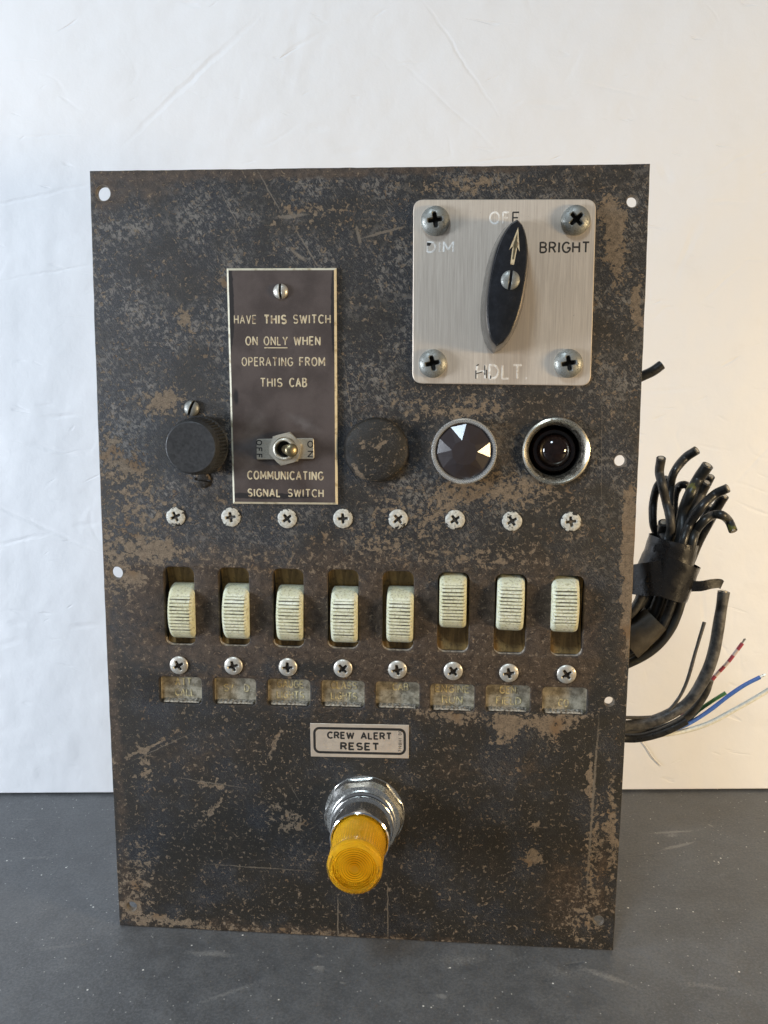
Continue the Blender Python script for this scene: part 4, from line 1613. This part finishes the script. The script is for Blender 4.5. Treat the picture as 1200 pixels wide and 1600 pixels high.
def wire(name, pts, rad, m, parent=None, sides=14, wob=.10, n=8, along=False):
    path = spline_pts(pts, n)
    V, F = tube(path, rad, sides, True, wob)
    o = link_mesh(name, V, F, m, parent, sharp=60)
    if along:
        at_ = o.data.attributes.new('along', 'FLOAT', 'POINT')
        at_.data.foreach_set('value', [(i // sides) / (len(path) - 1) for i in range(len(V))])
    return o


bundle = bpy.data.objects.new('wire_bundle', None)
COL.objects.link(bundle)
bundle.empty_display_size = .03
tag(bundle, 'taped bundle of cut black wires fanning out beside the right edge of the panel', 'wire bundle')
rw = .0023
WR = [
    # upper reading points (x, y), depth; lower reading points
    ([(335, 165), (318, 300), (345, 430), (385, 600), (425, 780), (400, 960)], .046, [(240, 240), (210, 360), (150, 470), (60, 560)], 'wire_dusty', 1.0),
    ([(685, 85), (570, 165), (465, 300), (425, 450), (420, 700), (440, 1000)], .056, [(300, 240), (270, 370), (190, 500), (60, 620)], 'wire_black', 1.0),
    ([(400, 400), (370, 375), (300, 440), (258, 600), (255, 800), (290, 1000)], .064, [(220, 240), (190, 380), (120, 480), (20, 540)], 'wire_black', .95),
    ([(620, 560), (605, 450), (555, 425), (500, 460), (465, 600), (470, 980)], .066, [(330, 240), (300, 400), (230, 540), (80, 660)], 'wire_black', .9),
    ([(795, 235), (700, 370), (620, 520), (550, 700), (520, 980)], .052, [(380, 240), (340, 400), (260, 560), (80, 700)], 'wire_yellow', 1.25),
    ([(825, 345), (770, 450), (690, 600), (610, 800), (570, 1000)], .060, [(410, 240), (370, 420), (290, 580), (90, 740)], 'wire_black', 1.0),
    ([(785, 405), (725, 520), (650, 700), (580, 980)], .055, [(420, 260), (390, 430), (310, 600), (80, 770)], 'wire_dusty', 1.1),
    ([(990, 460), (860, 525), (730, 650), (610, 820), (545, 1000)], .045, [(470, 250), (440, 430), (350, 620), (200, 730), (40, 830)], 'wire_black', 1.05),
    ([(955, 535), (860, 690), (770, 850), (690, 1010)], .056, [(520, 260), (480, 440), (390, 640), (230, 770), (40, 860)], 'wire_black', 1.2),
    ([(1045, 880), (1000, 780), (930, 725), (850, 725), (760, 780), (680, 880), (640, 1000)], .046, [(540, 260), (505, 460), (420, 650), (270, 800), (30, 925)], 'wire_yellow', 1.0),
    ([(830, 640), (760, 780), (700, 900), (650, 1010)], .062, [(550, 270), (510, 430), (430, 620), (300, 760), (40, 890)], 'wire_black', 1.2),
    ([(360, 800), (350, 900), (370, 1010)], .050, [(270, 250), (230, 370), (150, 470), (40, 560)], 'wire_black', 1.2)]
for (ua, d, lb, mk, k) in WR:
    pts = [A_(x, y, d + .004 * (i % 2)) for i, (x, y) in enumerate(ua)] + [B_(x, y, d + .004) for x, y in lb]
    w_ = wire('wire', pts, rw * k, M[mk], bundle)
    # dark hollow of the cut end
    t0 = (pts[0] - pts[1]).normalized()
    V, F = tube([pts[0] - t0 * .0006, pts[0] + t0 * .0004], rw * k * .60, 10)
    link_mesh('wire_core', V, F, M['copper'], w_)


def band(name, pts, rx, rz, m, thick_noise=.04, n=6, sides=28):
    """tape wound round the bundle: oval sleeve along the points, wide across, rz deep"""
    path = spline_pts(pts, n)
    V, F = [], []
    for i, p in enumerate(path):
        t = (path[min(i + 1, len(path) - 1)] - path[max(i - 1, 0)]).normalized()
        side = t.cross(PN).normalized()
        dp = side.cross(t).normalized()
        k = i / (len(path) - 1)
        a_ = rx(k) if callable(rx) else rx
        for q in range(sides):
            an = 2 * pi * q / sides
            wob = 1 + thick_noise * mnoise.noise(Vector((q * .8, i * .35, rz * 999)))
            V.append(p + side * (a_ * cos(an) * wob) + dp * (rz * sin(an) * wob))
    for i in range(len(path) - 1):
        for q in range(sides):
            q2 = (q + 1) % sides
            F.append([i * sides + q, i * sides + q2, (i + 1) * sides + q2, (i + 1) * sides + q])
    return link_mesh(name, V, F, m, bundle, sharp=50)


px_mm = .306e-3 * 1.14
band('tape', [A_(460, 965, .054), A_(430, 1080, .054), A_(400, 1200, .054)], lambda k: px_mm * (36 + 2 * k), .0125, M['tape'])
band('tape', [A_(455, 1135, .054), B_(410, 160, .054), B_(345, 325, .054)], lambda k: px_mm * (42.5 + 1 * k), .0142, M['tape'])


def ribbon(name, pts, wdt, m, dirv, thick=.0004):
    path = spline_pts(pts, 6)
    V, F = [], []
    for i, p in enumerate(path):
        t = (path[min(i + 1, len(path) - 1)] - path[max(i - 1, 0)]).normalized()
        s = (dirv - t * dirv.dot(t)).normalized()
        nn = t.cross(s).normalized() * thick / 2
        k = i / (len(path) - 1)
        ww = wdt(k) if callable(wdt) else wdt
        V += [p + s * ww / 2 + nn, p - s * ww / 2 + nn, p - s * ww / 2 - nn, p + s * ww / 2 - nn]
    for i in range(len(path) - 1):
        for q in range(4):
            q2 = (q + 1) % 4
            F.append([i * 4 + q, i * 4 + q2, i * 4 + 4 + q2, i * 4 + 4 + q])
    F += [[0, 1, 2, 3], [len(V) - 4 + q for q in range(4)][::-1]]
    return link_mesh(name, V, F, m, bundle, sharp=40)


upz = Vector((0, 0, 1))
ribbon('tape', [B_(600, 280, .046), B_(680, 278, .045), B_(760, 262, .046), B_(820, 258, .048), B_(840, 270, .049)], lambda k: px_mm * (16 - 3 * k), M['tape'], upz)
ribbon('tape', [B_(60, 222, .055), B_(140, 228, .050), B_(260, 225, .042), B_(380, 215, .040)], lambda k: px_mm * (40 + 14 * k), M['tape'], upz)
band('tape', [B_(320, 530, .052), B_(200, 640, .052), B_(90, 720, .052)], lambda k: px_mm * (21 + 7 * k), .0105, M['tape_dusty'])

# stub of a wire higher up the edge
o = wire('wire_stub', [behind(960, 608, .045), behind(1003, 588, .045), behind(1020, 580, .045), behind(1034, 570, .045)], .0024, M['wire_black'])
tag(o, 'short black wire stub poking out alone beside the lower edge of the headlight plate', 'wire')
o = wire('sheathed_cable', [B_(855, 322, .060), B_(825, 520, .060), B_(775, 800, .060), B_(700, 1000, .061), B_(580, 1180, .062), B_(430, 1280, .062), B_(260, 1345, .062), B_(80, 1372, .062), B_(-120, 1380, .06)],
         px_mm * 8.8, M['cable_grey'], sides=20)
tag(o, 'thick weathered grey cable curving up to a square cut end', 'cable')
ce = B_(855, 322, .060)
td = (ce - B_(825, 520, .060)).normalized()
V, F = tube([ce - td * .001, ce + td * .0006], px_mm * 5.2, 14)
link_mesh('cable_core', V, F, M['copper'], o)
o = wire('sheathed_cable', [B_(560, 1325, .066), B_(480, 1370, .066), B_(350, 1425, .066), B_(200, 1462, .066), B_(60, 1462, .066), B_(-120, 1440, .06)], lambda t: px_mm * 7.4, M['wire_black'], sides=18)
tag(o, 'stripped black cable lying lowest, coloured wires leaving its end', 'cable')
o = wire('sheathed_cable', [B_(745, 1010, .069), B_(700, 1130, .069), B_(600, 1270, .069), B_(480, 1350, .069), B_(330, 1400, .069), B_(100, 1430, .069), B_(-100, 1440, .066)], px_mm * 6.5, M['wire_dusty'], sides=16)
tag(o, 'dark cable running tight behind the thick grey cable', 'cable')
o = wire('thin_wire', [B_(703, 560, .058), B_(640, 770, .058), B_(560, 1040, .059), B_(470, 1200, .060), B_(370, 1285, .062), B_(240, 1305, .062), B_(80, 1305, .062), B_(-100, 1300, .06)], px_mm * 2.7, M['wire_grey'])
tag(o, 'thin grey wire rising between the wire bundle and the thick cable', 'wire')
o = wire('thin_wire', [B_(1000, 725, .078), B_(890, 870, .078), B_(780, 990, .078), B_(660, 1140, .076), B_(520, 1290, .072)], px_mm * 3.0, M['wire_stripe'], along=True, n=12)
tag(o, 'red and white banded wire with a cut end against the white board', 'wire')


def strands(o, e, prev, r):
    t = (e - prev).normalized()
    mb = MB()
    for k in range(5):
        off = Vector((random.uniform(-1, 1), random.uniform(-1, 1), random.uniform(-1, 1))) * r * .5
        mb.add(*tube([e - t * .001 + off * .5, e + t * random.uniform(.002, .0032) + off * 1.3], r * .22, 6))
    mb.build('bare_strands', M['copper'], o)


strands(o, B_(1000, 725, .078), B_(890, 870, .078), px_mm * 3)
o = wire('thin_wire', [B_(870, 1112, .074), B_(760, 1180, .074), B_(660, 1250, .073), B_(560, 1340, .070), B_(440, 1400, .067)], px_mm * 3.0, M['wire_green'])
tag(o, 'short green wire emerging from under the thick cable', 'wire')
o = wire('thin_wire', [B_(1138, 990, .070), B_(1020, 1050, .070), B_(900, 1130, .070), B_(750, 1245, .070), B_(620, 1330, .069), B_(500, 1388, .067), B_(400, 1410, .066)], px_mm * 3.3, M['wire_blue'])
tag(o, 'bright blue wire with bare copper strands at its tip', 'wire')
strands(o, B_(1138, 990, .070), B_(1020, 1050, .070), px_mm * 3.2)
o = wire('thin_wire', [B_(1330, 1010, .066), B_(1200, 1092, .067), B_(1080, 1165, .067), B_(950, 1238, .067), B_(750, 1345, .067), B_(560, 1408, .067), B_(380, 1440, .066), B_(260, 1450, .066)], px_mm * 3.7, M['wire_white'])
tag(o, 'long white wire running out past the right side of the photo', 'wire')
# a stray bristle against the board
fw_ = [wall_local(1002, 1158), wall_local(1012, 1172), wall_local(1018, 1182), wall_local(1032, 1196)]
fp = [wl + wd_ * a + Vector((0, 0, b)) + wn * .0008 for a, b in fw_]
o = wire('stray_bristle', fp, .00022, M['copper'], sides=6, n=4)
tag(o, 'fine straw coloured bristle stuck to the white board below the cables', 'bristle')
